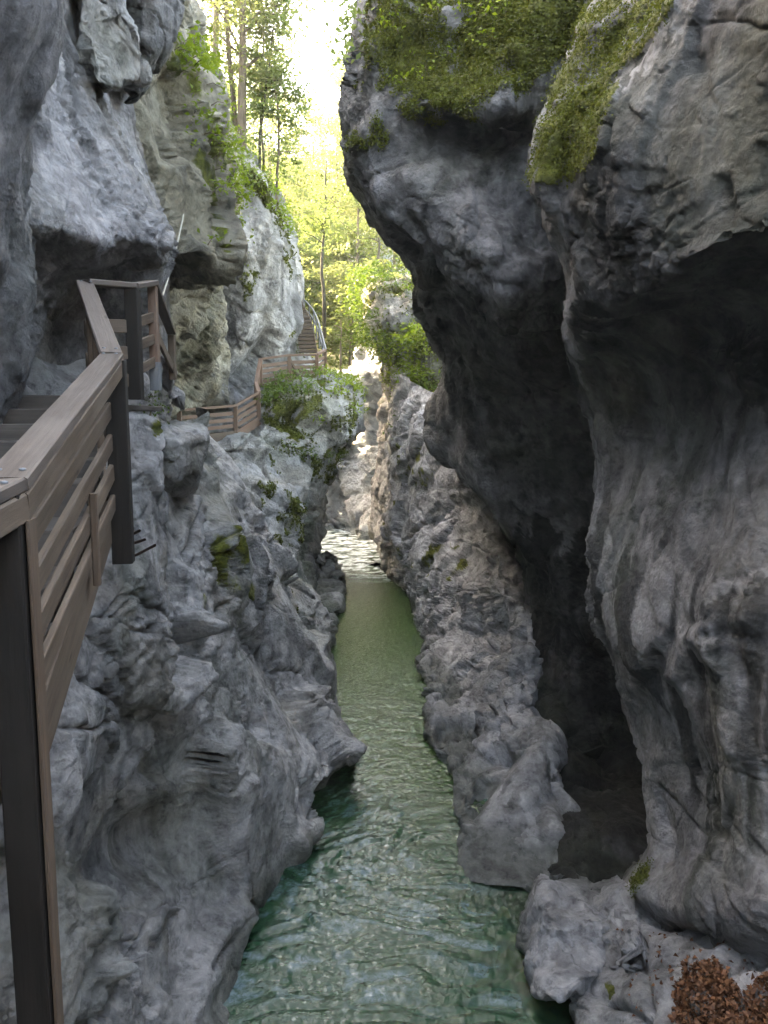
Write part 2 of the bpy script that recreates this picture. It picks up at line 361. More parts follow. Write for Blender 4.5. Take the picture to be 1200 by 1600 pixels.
def finish_sheet(name, P, nv, nu, par, seed, mat, moss, closed=False, kind='structure', stains=(), **kw):
    def normals(P):
        G3 = P.reshape(nv, nu, 3)
        du = np.roll(G3, -1, 1) - np.roll(G3, 1, 1) if closed else np.gradient(G3, axis=1)
        dv = np.gradient(G3, axis=0)
        N = np.cross(dv, du); N /= np.linalg.norm(N, axis=-1, keepdims=True) + 1e-9
        return N.reshape(-1, 3)
    N = normals(P); P = P + N * relief_coarse(P, par, seed)[:, None]
    P = scrape(P, N, par, seed)
    N1 = normals(P); N = 0.6 * N + 0.4 * N1; N /= np.linalg.norm(N, axis=-1, keepdims=True) + 1e-9
    P = P + N * relief_fine(P, par, seed)[:, None]
    idx = np.arange(nv * nu).reshape(nv, nu)
    if closed: idx = np.concatenate([idx, idx[:, :1]], 1)
    F = np.stack([idx[:-1, :-1], idx[1:, :-1], idx[1:, 1:], idx[:-1, 1:]], -1).reshape(-1, 4)
    m = np.zeros(len(P), np.float32)
    if moss:
        px, py = PXY(P)
        jx = 26 * pn(P * 1.3, 201) + 14 * pn(P * 4.0, 203); jy = 26 * pn(P * 1.3, 202) + 14 * pn(P * 4.0, 204)
        for poly, dens in moss:
            ins = inpoly(px + jx, py + jy, poly)
            m = np.maximum(m, ins * np.clip(dens + 1.2 * pn(P * 0.9, 205) + 0.8 * pn(P * 2.7, 206), 0, 1))
        P = P + N * (m * (0.025 + 0.06 * fbm(P * 3.2, 3, 207)))[:, None] * par.get('ml', 1.0)
    me = mk_mesh(name, P, F); attr(me, 'moss', m)
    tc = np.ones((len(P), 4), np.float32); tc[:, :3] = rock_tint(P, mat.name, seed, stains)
    ca = me.attributes.new('tint', 'FLOAT_COLOR', 'POINT'); ca.data.foreach_set('color', tc.ravel())
    # true normals after the relief
    nn = np.empty(len(P) * 3, np.float32); me.vertices.foreach_get('normal', nn)
    o = link(name, me, mat, kind=kind, **kw)
    SURF[name] = (P, nn.reshape(-1, 3), m, idx)
    return o
def sheet(name, rows, mat, seed, step=3.0, moss=(), par={}, **kw):
    K = np.array(rows, float)                                   # (nv, nu, 3) as px, py, Y
    C = W(K[..., 0], K[..., 1], K[..., 2])
    px = K[..., :2]
    sz = FPX / K[..., 2]
    lu = (np.linalg.norm(np.diff(C, axis=1), axis=-1) * sz[:, 1:]).mean(0)
    lv = (np.linalg.norm(np.diff(C, axis=0), axis=-1) * sz[1:]).mean(1)
    fu = np.linalg.norm(np.diff(px, axis=1), axis=-1).mean(0); fv = np.linalg.norm(np.diff(px, axis=0), axis=-1).mean(1)
    lu = np.minimum(np.maximum(fu, 0.5 * lu), 260); lv = np.minimum(np.maximum(fv, 0.4 * lv), 260)
    inf = (K[..., 0] > -30) & (K[..., 0] < 1230) & (K[..., 1] > -30) & (K[..., 1] < 1630)      # coarser where nothing of it is seen
    lu = lu * np.where((inf[:, 1:] | inf[:, :-1]).any(0), 1, .22); lv = lv * np.where((inf[1:] | inf[:-1]).any(1), 1, .22)
    for i in range(len(lu)):                                                                  # and on the turned-away margin
        if (np.diff(K[..., 2], axis=1)[:, i] > 0).mean() > .9 and fu[i] < 45: lu[i] *= .6
        elif (np.diff(K[..., 2], axis=1)[:, i] < 0).mean() > .9 and fu[i] < 30: lu[i] *= .6
    off = np.mean([(K[..., 0] < -30) | (K[..., 0] > 1230)], axis=0)
    lu = lu * np.where(((off[:, 1:] + off[:, :-1]) > 0).mean(0) > .6, .5, 1)
    tu, tv = samples(lu, step), samples(lv, step)
    A = crom(C, tv); A = np.swapaxes(crom(np.swapaxes(A, 0, 1), tu), 0, 1)
    return finish_sheet(name, np.ascontiguousarray(A).reshape(-1, 3), len(tv), len(tu), par, seed, mat, moss, **kw)
def lump(name, rows, mat, seed, step=3.0, moss=(), par={}, box=3.0, cuts=16, **kw):
    """a closed stone: rows of (py, x left, x right, Y, half depth)"""
    K = np.array(rows, float)
    top, bot = K[0].copy(), K[-1].copy()
    for e, s in ((top, -1), (bot, 1)):
        c = (e[1] + e[2]) / 2; hw = (e[2] - e[1]) / 2
        e[1], e[2] = c - hw * .02, c + hw * .02; e[0] += s * 0.12 * hw; e[4] *= 0.02
    K = np.concatenate([top[None], K, bot[None]])
    lv = np.abs(np.diff(K[:, 0])) + 2
    tv = samples(lv, step)
    A = crom(K, tv)
    nu = max(24, int(2.6 * (K[:, 2] - K[:, 1]).max() / step)); a = np.linspace(0, 2 * np.pi, nu, endpoint=False)
    ca = np.sign(np.cos(a)) * np.abs(np.cos(a)) ** (2 / box); sa = np.sign(np.sin(a)) * np.abs(np.sin(a)) ** (2 / box)
    xc, hw = (A[:, 1] + A[:, 2]) / 2, np.maximum((A[:, 2] - A[:, 1]) / 2, 0.2)
    P = W(xc[:, None] - hw[:, None] * ca[None], A[:, 0][:, None] + 0 * a[None], A[:, 3][:, None] - np.maximum(A[:, 4], 0.002)[:, None] * sa[None])
    Q = P.reshape(-1, 3); c = Q.mean(0); sz = (Q.max(0) - Q.min(0)) / 2; r = np.random.default_rng(seed); D = (Q - c) / sz
    for _ in range(cuts):
        n = r.normal(size=3) * np.array([1, 1, .8]); n /= np.linalg.norm(n); h = D @ n; o_ = h.max() * r.uniform(.52, .82)
        D = D - np.maximum(h - o_, 0)[:, None] * n
    return finish_sheet(name, c + D * sz, len(tv), nu, dict(dict(chop=int(30), chopr=.35), **par), seed, mat, moss, closed=True, **kw)

# left wall, from near to far
sheet('rock_wall_left_foreground', [
 [(-700,-1000,4),(-300,-950,5),(-60,-900,6),(60,-860,7),(110,-860,9)],
 [(-500,-500,2.6),(-120,-450,3.6),(20,-400,4.1),(92,-380,4.7),(110,-380,7)],
 [(-400,-100,3),(-100,-80,3.6),(0,-50,4),(54,-20,4.5),(62,-20,7)],
 [(-400,100,3),(-100,100,3.6),(-8,100,4),(34,110,4.5),(42,100,7)],
 [(-400,260,3),(-100,260,3.6),(-14,260,4.1),(16,270,4.6),(25,270,7)],
 [(-400,420,3.2),(-100,420,3.9),(-20,400,4.4),(12,360,5.0),(24,380,7)],
 [(-400,560,3.5),(-100,540,4.3),(-30,520,5),(4,500,5.6),(16,500,7)],
 [(-400,800,3.7),(-100,800,4.6),(-50,760,5.4),(-20,700,6.0),(0,700,7)]],
 M['rock_dark'], 101, step=3.4, par=dict(chop=0, jamp=.2, gmin=.05, c=.01, flute=0.12, A=.05, a=0.08, b=0.03, fine=0.031))
sheet('rock_wall_left_overhang', [
 [(-900,-1000,9),(-300,-900,10),(-100,-860,11),(20,-850,12),(80,-800,13),(130,-760,15),(150,-760,20)],
 [(-500,-600,5.4),(-100,-560,6.8),(30,-520,7.4),(110,-480,8),(160,-440,8.8),(200,-400,9.8),(225,-400,14)],
 [(-300,-100,5),(-50,-80,6),(60,-50,6.8),(110,-30,7.4),(150,-20,8.2),(185,0,9.2),(220,0,14)],
 [(-300,100,4.8),(-50,100,5.8),(40,100,6.4),(110,110,7.1),(150,120,7.9),(182,150,9),(215,160,14)],
 [(-300,250,4.6),(-50,250,5.6),(40,240,6.1),(120,240,6.8),(172,245,7.6),(208,262,8.7),(228,260,14)],
 [(-300,330,4.6),(-50,320,5.5),(40,310,5.9),(130,320,6.5),(188,322,7.3),(238,340,8.5),(248,330,14)],
 [(-300,400,4.7),(-50,400,5.5),(40,365,5.9),(125,376,6.4),(190,378,7.2),(258,378,8.4),(264,370,14)],
 [(-300,440,5.0),(-50,430,5.8),(36,405,6.3),(122,412,7.1),(185,415,7.9),(252,404,9.0),(260,395,14)],
 [(-300,490,5.2),(-50,480,5.9),(25,470,6.5),(118,455,8.0),(180,448,8.9),(246,440,10),(256,430,15)],
 [(-300,600,5.3),(-50,600,5.9),(20,560,6.6),(95,560,8.4),(165,560,9.4),(240,560,10.8),(250,560,15)],
 [(-300,750,5.2),(-50,750,5.8),(20,700,6.4),(90,700,8.0),(160,700,9.2),(240,700,10.8),(250,700,15)],
 [(-300,1000,5),(-50,1000,5.8),(20,900,6.6),(90,900,8.0),(160,900,9.2),(240,900,10.8),(250,900,15)]],
 M['rock_slab'], 102, step=2.8, par=dict(jamp=.45, chop=30, chopr=.6, A=.15, a=0.10, b=0.05, fine=0.043, aniso=(1.0, 0.8, 0.55), gmin=0.35, big=0.25))
lump('rock_wall_left_hanging_block', [(-260,80,300,9,1.4),(-120,110,250,8.4,1),(0,138,205,8.1,.8),(60,142,224,7.9,.8),(110,148,233,7.9,.8),(150,156,230,8,.8),(190,172,222,8.2,.7),(225,184,220,8.4,.6),(250,192,214,8.6,.45)],
 M['rock_left'], 103, step=3.2, par=dict(b=0.07, a=0.1, big=0.15, A=.1))
lump('rock_wall_left_dark_nose', [(-300,100,340,11,2),(-120,160,310,10.5,1.5),(-20,190,286,10.3,1.4),(45,205,289,10.2,1.2),(90,208,268,10.2,1),(140,212,246,10.3,.8),(185,214,230,10.4,.5)],
 M['rock_dark'], 104, step=3.6, par=dict(a=0.06, b=0.02, big=0.15, A=.1))
sheet('rock_wall_left_tan_slab', [
 [(-500,-700,21),(-100,-650,21),(60,-620,21),(140,-600,22),(200,-560,24),(210,-560,34)],
 [(-100,-420,15.5),(150,-390,15.5),(190,-360,15.5),(220,-330,16),(250,-300,17),(268,-300,26)],
 [(100,-50,13),(200,-50,13),(235,-20,13.3),(262,10,13.8),(296,50,15),(316,40,22)],
 [(100,100,12.3),(205,100,12.3),(250,110,12.8),(290,120,13.5),(332,140,15),(348,120,22)],
 [(100,250,11.5),(208,230,11.6),(250,240,12.3),(300,250,13.2),(358,265,15),(368,250,22)],
 [(100,350,11),(210,340,11.2),(255,350,12),(300,350,13),(354,350,14.8),(364,340,22)],
 [(100,410,10.6),(215,400,10.8),(265,390,11.8),(310,398,12.8),(350,405,14.5),(360,400,22)],
 [(100,430,11.2),(215,425,12),(270,412,13.2),(310,426,14.4),(346,430,15.8),(355,430,24)],
 [(100,450,15),(215,450,16),(275,440,18.5),(310,450,19.5),(345,445,21),(350,450,26)],
 [(100,520,16),(215,520,17),(275,505,19.5),(310,510,21.5),(338,530,24.5),(345,530,30)],
 [(100,600,18),(215,600,20),(275,605,25),(312,622,28.6),(340,630,30.5),(345,640,34)],
 [(100,760,24),(215,760,27),(275,720,30),(310,720,31.5),(340,720,33),(350,720,36)]],
 M['rock_tan'], 105, step=2.8, stains=[([(200,425),(350,425),(350,660),(200,660)], .5)], par=dict(a=0.14, big=0.3, fine=0.037, crack=0.16),
 moss=[([(268,60),(300,60),(360,250),(356,400),(338,380),(320,300),(290,220),(262,150)], 0.45)])
sheet('rock_wall_left_grey_cliff', [
 [(-400,-300,40),(50,-200,40),(180,-60,40),(240,60,41),(380,240,42),(415,292,44),(440,320,48)],
 [(-200,-150,32),(100,-50,32),(220,60,32),(320,215,32),(390,262,32.5),(418,302,34),(445,330,42)],
 [(100,300,30),(230,300,30),(300,310,30),(350,320,30.5),(400,330,31),(427,352,33),(450,360,42)],
 [(100,400,29),(230,400,29),(300,400,29.8),(350,400,29.6),(405,400,30.5),(440,398,33),(460,400,42)],
 [(100,480,28),(230,480,28),(300,490,29.8),(342,490,31),(400,480,31),(452,442,33.5),(468,450,42)],
 [(100,560,27),(230,560,27),(300,560,28.8),(340,560,31),(400,545,32),(458,520,34),(475,520,42)],
 [(100,640,26),(230,640,26.5),(300,630,28.5),(345,620,30.6),(400,590,32.5),(462,560,34.5),(485,560,42)],
 [(100,720,25),(230,720,25.5),(300,700,28),(345,680,30),(400,650,32),(480,610,34),(490,610,42)]],
 M['rock_far'], 106, step=2.4, par=dict(s=1.9, A=.12, big=.18, a=0.12, b=0.06, fine=0.05, crack=0.1, chop=50, aniso=(1, 1, .7)),
 moss=[([(355,235),(430,298),(468,440),(450,430),(425,330),(360,260)], 0.35), ([(372,420),(400,425),(402,460),(378,460)], 0.5), ([(455,525),(480,520),(480,560),(460,550)], 0.3)])
MOSS4 = [([(425,600),(550,600),(556,668),(500,690),(440,680),(415,650)], 0.45), ([(335,815),(430,835),(415,905),(345,905)], 0.05),
         ([(290,860),(400,880),(470,960),(330,970)], 0.1), ([(400,760),(480,750),(470,860),(400,850)], 0.02), ([(420,690),(540,700),(510,760),(430,740)], 0.25)]
sheet('rock_wall_left_promontory', [
 [(250,600,36),(330,600,36),(400,596,35),(460,582,34),(510,578,34.5),(536,585,37),(545,590,42)],
 [(250,690,24.5),(330,696,26.5),(398,668,28.6),(432,624,29.2),(490,604,30),(546,614,31),(548,600,37)],
 [(250,720,25),(330,716,26.6),(400,682,27.6),(425,652,28.0),(495,648,28.6),(554,672,30.2),(552,670,37)],
 [(250,760,23.4),(335,750,25),(400,725,26.4),(440,706,28.2),(500,708,29.2),(520,712,31.5),(542,700,37)],
 [(250,800,22),(340,790,23.5),(400,780,25),(440,770,26.2),(475,765,27.5),(486,760,30.2),(520,740,36)],
 [(250,850,20.5),(345,850,21.8),(400,840,23.5),(440,830,25),(470,830,26.5),(472,800,30),(510,790,36)],
 [(250,900,18),(350,900,19.5),(400,895,21),(440,880,23),(465,880,25),(462,860,28.5),(500,850,34)],
 [(250,960,17),(350,960,18),(420,950,20),(460,935,22),(480,925,24),(480,920,27),(505,900,33)],
 [(250,1050,15),(350,1050,16.5),(430,1010,19),(480,990,21),(505,980,23.5),(516,985,25.2),(522,960,32)],
 [(250,1150,14),(350,1150,15.5),(430,1080,18),(480,1050,20.5),(508,1040,22.5),(515,1030,24),(525,1000,30)]],
 M['rock_mid'], 107, step=2.4, par=dict(s=1.5, A=.10, big=.15, scal=.08, chop=60, a=0.17, b=0.085, fine=0.056, crack=0.16, aniso=(1, 1, 1.3)), moss=MOSS4)
sheet('rock_wall_left_buttress', [
 [(-150,480,6.6),(40,560,7.6),(185,575,8.8),(245,570,9.8),(275,590,10.4),(300,630,11.2),(322,680,12.6),(300,640,17)],
 [(-150,700,5.5),(60,700,6.8),(185,660,8),(240,650,9),(285,660,9.8),(322,700,10.8),(338,735,12.5),(330,700,17)],
 [(-150,850,5),(60,850,6.3),(190,800,7.6),(240,790,8.8),(290,790,9.8),(333,800,11.2),(385,830,13.5),(420,820,18)],
 [(-150,1000,4.8),(60,1000,6),(180,930,7.2),(260,930,8.6),(330,920,10.3),(400,910,12.5),(465,935,15.5),(480,930,19)],
 [(-150,1150,4.7),(60,1130,5.8),(165,1080,6.9),(260,1060,8.4),(350,1050,10.5),(430,1020,13),(512,1010,16.5),(500,1010,20)],
 [(-150,1250,4.7),(60,1250,5.7),(160,1200,6.9),(260,1170,8.3),(370,1140,10.3),(460,1110,12.6),(550,1125,15),(520,1110,19)],
 [(-150,1330,4.7),(60,1330,5.7),(165,1262,6.8),(250,1255,8.0),(370,1220,9.8),(470,1190,12),(574,1172,13.9),(540,1160,18)],
 [(-150,1420,4.7),(60,1420,5.5),(150,1335,6.4),(215,1310,8.35),(350,1290,9.55),(450,1250,11.4),(512,1225,13.8),(500,1210,18)],
 [(-150,1520,4.6),(60,1480,5.4),(130,1390,6.0),(225,1400,7.3),(350,1380,8.8),(430,1320,10.7),(514,1285,12.4),(500,1250,16)],
 [(-150,1650,4.5),(60,1580,5.2),(140,1480,5.8),(240,1480,6.8),(330,1460,8.2),(390,1400,9.6),(438,1368,10.9),(450,1330,14)],
 [(-150,1750,4.4),(60,1700,5),(150,1590,5.5),(230,1570,6.4),(310,1550,7.5),(360,1520,8.4),(402,1492,9.3),(430,1440,12)],
 [(-150,1950,4.2),(60,1900,4.8),(160,1780,5.3),(230,1740,5.9),(300,1700,6.6),(345,1660,7.3),(380,1620,8.0),(420,1560,10)],
 [(-150,2400,3.8),(60,2300,4.2),(160,2100,4.6),(230,2050,4.9),(300,2000,5.3),(345,1950,5.7),(385,1850,6.2),(420,1780,8)]],
 M['rock_left'], 108, step=2.45, par=dict(chop=90, chopr=1.2, tilt=.26, scal=.04, A=.5, sA=3.0, c=.03, smooth=[[(380,1010),(520,1000),(575,1180),(520,1320),(440,1400),(370,1600),(150,1650),(230,1350),(360,1300),(390,1180)],[(200,570),(345,570),(345,830),(220,830)]], rugged=[[(160,920),(300,900),(390,1000),(380,1180),(330,1260),(160,1270)],[(90,1330),(230,1390),(240,1600),(90,1620)]], a=0.12, b=0.055, fine=0.05, crack=0.22, big=0.25),
 moss=[([(320,805),(430,825),(465,910),(400,945),(310,915)], -0.05), ([(440,930),(500,960),(515,1000),(470,990)], 0.1), ([(390,1050),(440,1060),(430,1110),(395,1090)], 0.05), ([(290,920),(330,930),(320,960),(295,950)], 0.3), ([(225,610),(255,610),(250,680),(225,660)], 0.5)])
lump('rock_wall_left_standing_stone', [(548,254,272,9.7,.25),(575,254,286,9.7,.4),(610,256,289,9.7,.45),(640,260,288,9.8,.4),(662,262,280,9.8,.3)], M['rock_left'], 109, step=2, par=dict(big=.03, a=.05, crack=.05, A=.03, scal=0, b=.03, c=.02, jamp=.35))
lump('rock_wall_left_block', [(640,228,300,10,.6),(668,222,318,9.9,.8),(710,225,330,9.9,.9),(745,240,330,10.1,.9),(772,270,322,10.4,.7)], M['rock_left'], 110, step=2.2, par=dict(big=.03, a=.05, crack=.05, A=.03, scal=0, b=.03, c=.02, jamp=.35))
# right wall
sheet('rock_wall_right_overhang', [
 [(780,-150,42),(830,-160,32),(920,-170,27),(1020,-180,25),(1170,-190,23),(1350,-190,22),(1700,-190,22)],
 [(640,-125,24),(636,-140,17.5),(690,-145,15),(760,-140,14),(840,-130,13.3),(930,-130,12.8),(1140,-130,12.4)],
 [(605,-60,20),(590,-50,14.5),(650,-50,12.6),(720,-40,11.8),(800,-30,11.3),(890,-30,10.9),(1120,-20,10.8)],
 [(575,60,20),(566,60,14),(630,70,12.2),(710,90,11.4),(790,90,10.9),(870,80,10.7),(1080,80,11)],
 [(565,140,20),(557,140,13.7),(620,150,11.9),(710,165,11.0),(790,170,10.6),(850,150,10.8),(1060,130,11.3)],
 [(555,210,19),(541,225,13.3),(610,212,12.1),(700,205,11.9),(780,205,11.6),(840,210,11.3),(1050,200,11.4)],
 [(565,290,19),(560,285,13),(620,290,11.9),(700,290,11.3),(770,300,11.1),(835,290,11),(1040,280,11.4)],
 [(605,370,18),(602,360,12.8),(650,350,11.8),(720,350,11.1),(780,370,10.8),(840,370,10.9),(1030,360,11.5)],
 [(655,430,18),(650,412,12.8),(690,410,11.9),(740,440,11.2),(790,470,10.9),(850,460,10.9),(1000,450,11.5)],
 [(670,490,20),(660,488,15.2),(705,490,14.4),(755,525,13.8),(805,545,13.3),(860,545,13.1),(1080,540,12.5)],
 [(705,580,22),(696,572,17),(730,590,15.8),(770,620,15.2),(820,640,15),(880,650,14.6),(1120,650,13)],
 [(680,650,24),(667,640,18.6),(710,670,17),(760,700,16),(820,720,15.6),(890,730,15),(1140,730,13.5)],
 [(690,700,25),(672,692,19),(720,735,17.4),(770,785,16.2),(830,800,15.6),(900,820,15),(1150,820,13.5)],
 [(790,815,24),(782,804,18),(800,822,16.5),(820,860,15.8),(850,900,15.4),(920,900,15),(1160,900,13.5)],
 [(840,900,22),(830,890,17.5),(850,940,16),(870,1000,15.3),(900,1020,15),(960,1020,14.6),(1180,1020,13)],
 [(850,1050,20),(840,1030,16.5),(870,1100,15.2),(890,1150,14.8),(930,1180,14.6),(980,1180,14.4),(1220,1150,13)],
 [(870,1250,18),(860,1200,15.5),(880,1240,13.2),(900,1262,12.6),(940,1268,12.5),(1000,1268,12.4),(1240,1300,12.5)],
 [(860,1320,14),(870,1312,12),(890,1320,11.2),(910,1322,11.1),(950,1324,11.0),(1010,1324,11.0),(1250,1324,10.8)],
 [(850,1400,13),(870,1395,10.9),(890,1395,10.3),(910,1395,10.2),(950,1395,10.1),(1010,1395,10.1),(1250,1395,10)]],
 M['rock_dark'], 111, step=3.0, stains=[([(640,150),(760,185),(870,190),(860,260),(800,330),(760,300),(690,240)],0.7),([(540,200),(640,200),(880,260),(900,480),(650,420)],0.5),([(660,420),(800,500),(1300,500),(1300,860),(800,860),(760,760),(700,600)],0.55),([(790,840),(1300,820),(1300,1480),(840,1480)],1.0)], par=dict(jamp=.6, chop=30, chopr=.6, tilt=.3, A=.2, a=0.13, b=0.045, fine=0.056, big=0.3, crack=0.08, flute=0.05),  # underside and cave shade painted into the colour, strongest in the cave
 moss=[([(575,40),(600,-60),(930,-60),(905,40),(880,90),(830,130),(780,185),(710,178),(660,150),(560,150)], 0.6), ([(556,150),(640,150),(700,190),(640,205),(600,228),(545,232)], 0.45)])
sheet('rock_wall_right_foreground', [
 [(1250,-250,22),(1200,-260,17),(1300,-290,15),(1450,-320,14),(1650,-350,13),(1900,-380,12),(2600,-400,11)],
 [(1020,-180,15),(1005,-190,11),(1060,-200,9.4),(1130,-210,8.3),(1210,-220,7.5),(1300,-230,6.9),(1700,-240,5.4)],
 [(975,-30,13),(958,-30,9.3),(1010,-30,8),(1080,-30,7),(1150,-20,6.3),(1230,-20,5.8),(1600,-20,4.2)],
 [(930,80,13),(920,80,9),(960,90,8),(1030,100,7),(1110,100,6.3),(1210,100,5.8),(1600,100,4.2)],
 [(880,190,13),(870,190,8.9),(910,200,8),(990,210,7),(1090,210,6.3),(1200,210,5.7),(1600,200,4.2)],
 [(870,270,13),(858,265,8.8),(900,280,8),(980,300,7),(1080,300,6.3),(1200,290,5.6),(1600,290,4.2)],
 [(895,350,13),(884,345,8.7),(925,370,7.9),(990,380,7),(1080,370,6.2),(1200,345,5.5),(1600,350,4.2)],
 [(915,470,13),(906,468,8.7),(950,476,7.9),(1005,455,7.1),(1080,415,6.3),(1200,365,5.6),(1600,370,4.3)],
 [(905,510,14),(893,510,10.2),(940,515,9.3),(1000,505,8.4),(1080,470,7.6),(1200,430,6.7),(1600,430,5)],
 [(910,580,14.5),(907,580,11),(950,590,10.1),(1010,590,9.3),(1090,580,8.4),(1200,570,7.3),(1600,560,5.2)],
 [(945,680,14.5),(935,680,11),(970,690,10),(1030,700,9.1),(1100,690,8.3),(1200,680,7.2),(1600,680,5)],
 [(955,800,14),(943,800,10.6),(980,810,9.6),(1040,820,8.5),(1110,820,7.6),(1200,820,6.6),(1600,820,4.7)],
 [(950,940,14),(936,945,10.3),(980,950,9.2),(1040,950,8.1),(1110,950,7.2),(1200,950,6.3),(1600,950,4.5)],
 [(970,1030,14),(958,1020,10.2),(1000,1040,9.1),(1060,1050,8),(1120,1050,7.3),(1200,1050,6.4),(1600,1050,4.4)],
 [(1000,1120,13),(990,1120,10.2),(1030,1130,9.1),(1080,1140,8),(1130,1140,7.2),(1200,1140,6.3),(1600,1140,4.4)],
 [(1025,1200,13),(1015,1200,10),(1045,1210,9),(1090,1220,8),(1140,1220,7.2),(1200,1220,6.3),(1600,1220,4.4)],
 [(1020,1310,13),(1012,1310,9.6),(1045,1320,8.8),(1090,1320,7.9),(1140,1320,7.1),(1200,1320,6.2),(1600,1320,4.4)],
 [(980,1390,12),(975,1380,9.3),(1010,1400,8.4),(1070,1420,7.5),(1130,1410,6.8),(1200,1430,6),(1600,1430,4.3)],
 [(980,1460,12),(1000,1440,9.4),(1035,1460,8.6),(1080,1470,7.9),(1130,1450,7.3),(1200,1490,6.5),(1600,1490,4.6)],
 [(980,1600,11),(1000,1560,9),(1035,1560,8.4),(1080,1560,7.9),(1130,1560,7.3),(1200,1580,6.5),(1600,1580,4.6)]],
 M['rock_right'], 112, step=2.6, stains=[([(890,490),(1000,455),(1080,410),(1210,360),(1300,360),(1300,640),(1210,680),(1080,640),(1000,640),(930,700),(900,600)],0.8), ([(1090,940),(1210,900),(1300,900),(1300,1080),(1210,1080),(1150,1050)],0.55),([(940,1050),(1180,1000),(1180,1160),(1000,1170)],0.3),([(860,260),(960,160),(1080,-60),(1300,-60),(1300,380),(1080,420),(980,470),(905,480)],0.88),([(930,600),(1300,560),(1300,860),(1100,900),(940,840)],0.5)], par=dict(smooth=[[(900,480),(1300,400),(1300,1000),(930,1000)]], jamp=.35, chop=16, chopr=.45, tilt=.25, A=.14, a=0.08, b=0.045, fine=0.056, big=0.22, crack=0.06, flute=0.03, gmin=0.3),  # dark hollow painted in: partly shade, partly black staining and lichen
 moss=[([(965,-40),(1065,-40),(1025,60),(965,130),(950,180),(935,235),(885,290),(828,285),(838,200),(870,100),(925,0)], 0.5), ([(985,1380),(1015,1335),(1022,1350),(1000,1395)], 0.3)])
sheet('rock_ledge_right', [
 [(965,1375,11),(985,1388,9.4),(1030,1430,8.8),(1080,1455,8.2),(1130,1440,7.6),(1200,1480,6.8),(1600,1480,4.8)],
 [(920,1420,11),(933,1412,9.3),(985,1440,8.4),(1040,1468,7.7),(1110,1475,7.0),(1200,1500,6.2),(1600,1500,4.2)],
 [(925,1490,10),(935,1482,8.6),(985,1500,7.9),(1040,1510,7.3),(1100,1520,6.7),(1200,1530,5.9),(1600,1530,4)],
 [(905,1550,10),(909,1540,8.1),(960,1560,7.4),(1030,1560,6.8),(1100,1570,6.3),(1200,1580,5.6),(1600,1580,3.9)],
 [(905,1620,9.5),(912,1610,7.6),(960,1640,6.9),(1030,1650,6.3),(1100,1650,5.8),(1200,1650,5.2),(1600,1650,3.7)],
 [(890,1750,8.5),(895,1730,6.7),(950,1760,6.1),(1030,1780,5.6),(1100,1780,5.1),(1200,1780,4.6),(1600,1780,3.3)],
 [(870,2100,7),(880,2050,5.2),(950,2080,4.8),(1030,2100,4.4),(1100,2100,4.1),(1200,2100,3.8),(1600,2100,2.8)]],
 M['rock_wet'], 113, step=2.6, par=dict(jamp=.6, chop=14, chopr=.4, tilt=.25, A=.06, a=0.13, b=0.06, fine=0.043, big=0.2, crack=0.14), moss=[([(945,1520),(962,1520),(962,1560),(948,1560)], 0.5)])
sheet('rock_wall_right_riverside', [
 [(610,560,48),(618,570,40),(650,600,33),(690,620,30),(730,640,28),(790,660,26),(850,680,25)],
 [(592,690,46),(610,690,38),(640,685,31),(680,700,28),(720,740,25.5),(780,790,23),(850,800,22)],
 [(578,780,46),(600,780,37),(636,780,30.5),(680,790,27),(730,800,24.5),(785,830,22),(850,850,26)],
 [(575,850,45),(595,850,36),(630,860,29),(680,860,25.5),(735,870,22.5),(790,890,20),(860,900,24)],
 [(595,895,40),(602,893,33.5),(640,905,27.5),(690,910,23.5),(740,920,20.5),(800,930,18),(880,940,22)],
 [(635,960,34),(646,955,26.5),(675,960,23.5),(720,970,21),(770,980,18.8),(830,980,16.6),(900,1000,20)],
 [(650,1040,30),(652,1030,21.5),(690,1040,20),(730,1050,18.2),(780,1050,16.6),(830,1050,15.5),(890,1060,19)],
 [(665,1090,26),(668,1085,18.6),(700,1100,17.4),(740,1110,16.2),(780,1120,15.2),(830,1120,14.8),(890,1110,18)],
 [(680,1180,22),(690,1185,15.2),(720,1180,14.6),(755,1190,14.0),(800,1180,13.6),(845,1150,13.6),(880,1160,14.5)],
 [(695,1240,19),(700,1240,13.5),(735,1250,13.0),(775,1260,12.6),(825,1245,12.3),(868,1240,12.5),(900,1240,14.5)],
 [(722,1300,16),(728,1300,12.1),(765,1316,11.6),(800,1325,11.4),(850,1334,11.2),(895,1340,11.1),(920,1325,13)],
 [(728,1370,14),(732,1360,11.3),(770,1372,10.8),(805,1380,10.6),(848,1386,10.5),(886,1390,10.6),(915,1370,12.6)],
 [(735,1480,13),(742,1465,10.3),(775,1468,10.2),(810,1472,10),(850,1475,10.1),(890,1475,10.6),(915,1470,12.4)]],
 M['rock_wet'], 114, step=2.0, par=dict(chop=110, chopr=.8, tilt=.28, scal=.03, sb=.55, c=.04, sc=.17, smooth=[[(700,1250),(790,1150),(880,1120),(930,1380),(820,1390),(720,1330)],[(600,690),(770,800),(760,860),(700,840),(600,840)]], rugged=[[(650,930),(880,930),(850,1150),(700,1220)]], s=1.1, A=.22, a=0.17, b=0.15, fine=0.03, crack=0.2, big=0.35),
 moss=[([(655,845),(725,855),(735,905),(665,905)], 0.35), ([(600,780),(640,760),(640,900),(605,870)], 0.05), ([(620,690),(690,710),(660,770),(620,760)], 0.12)])
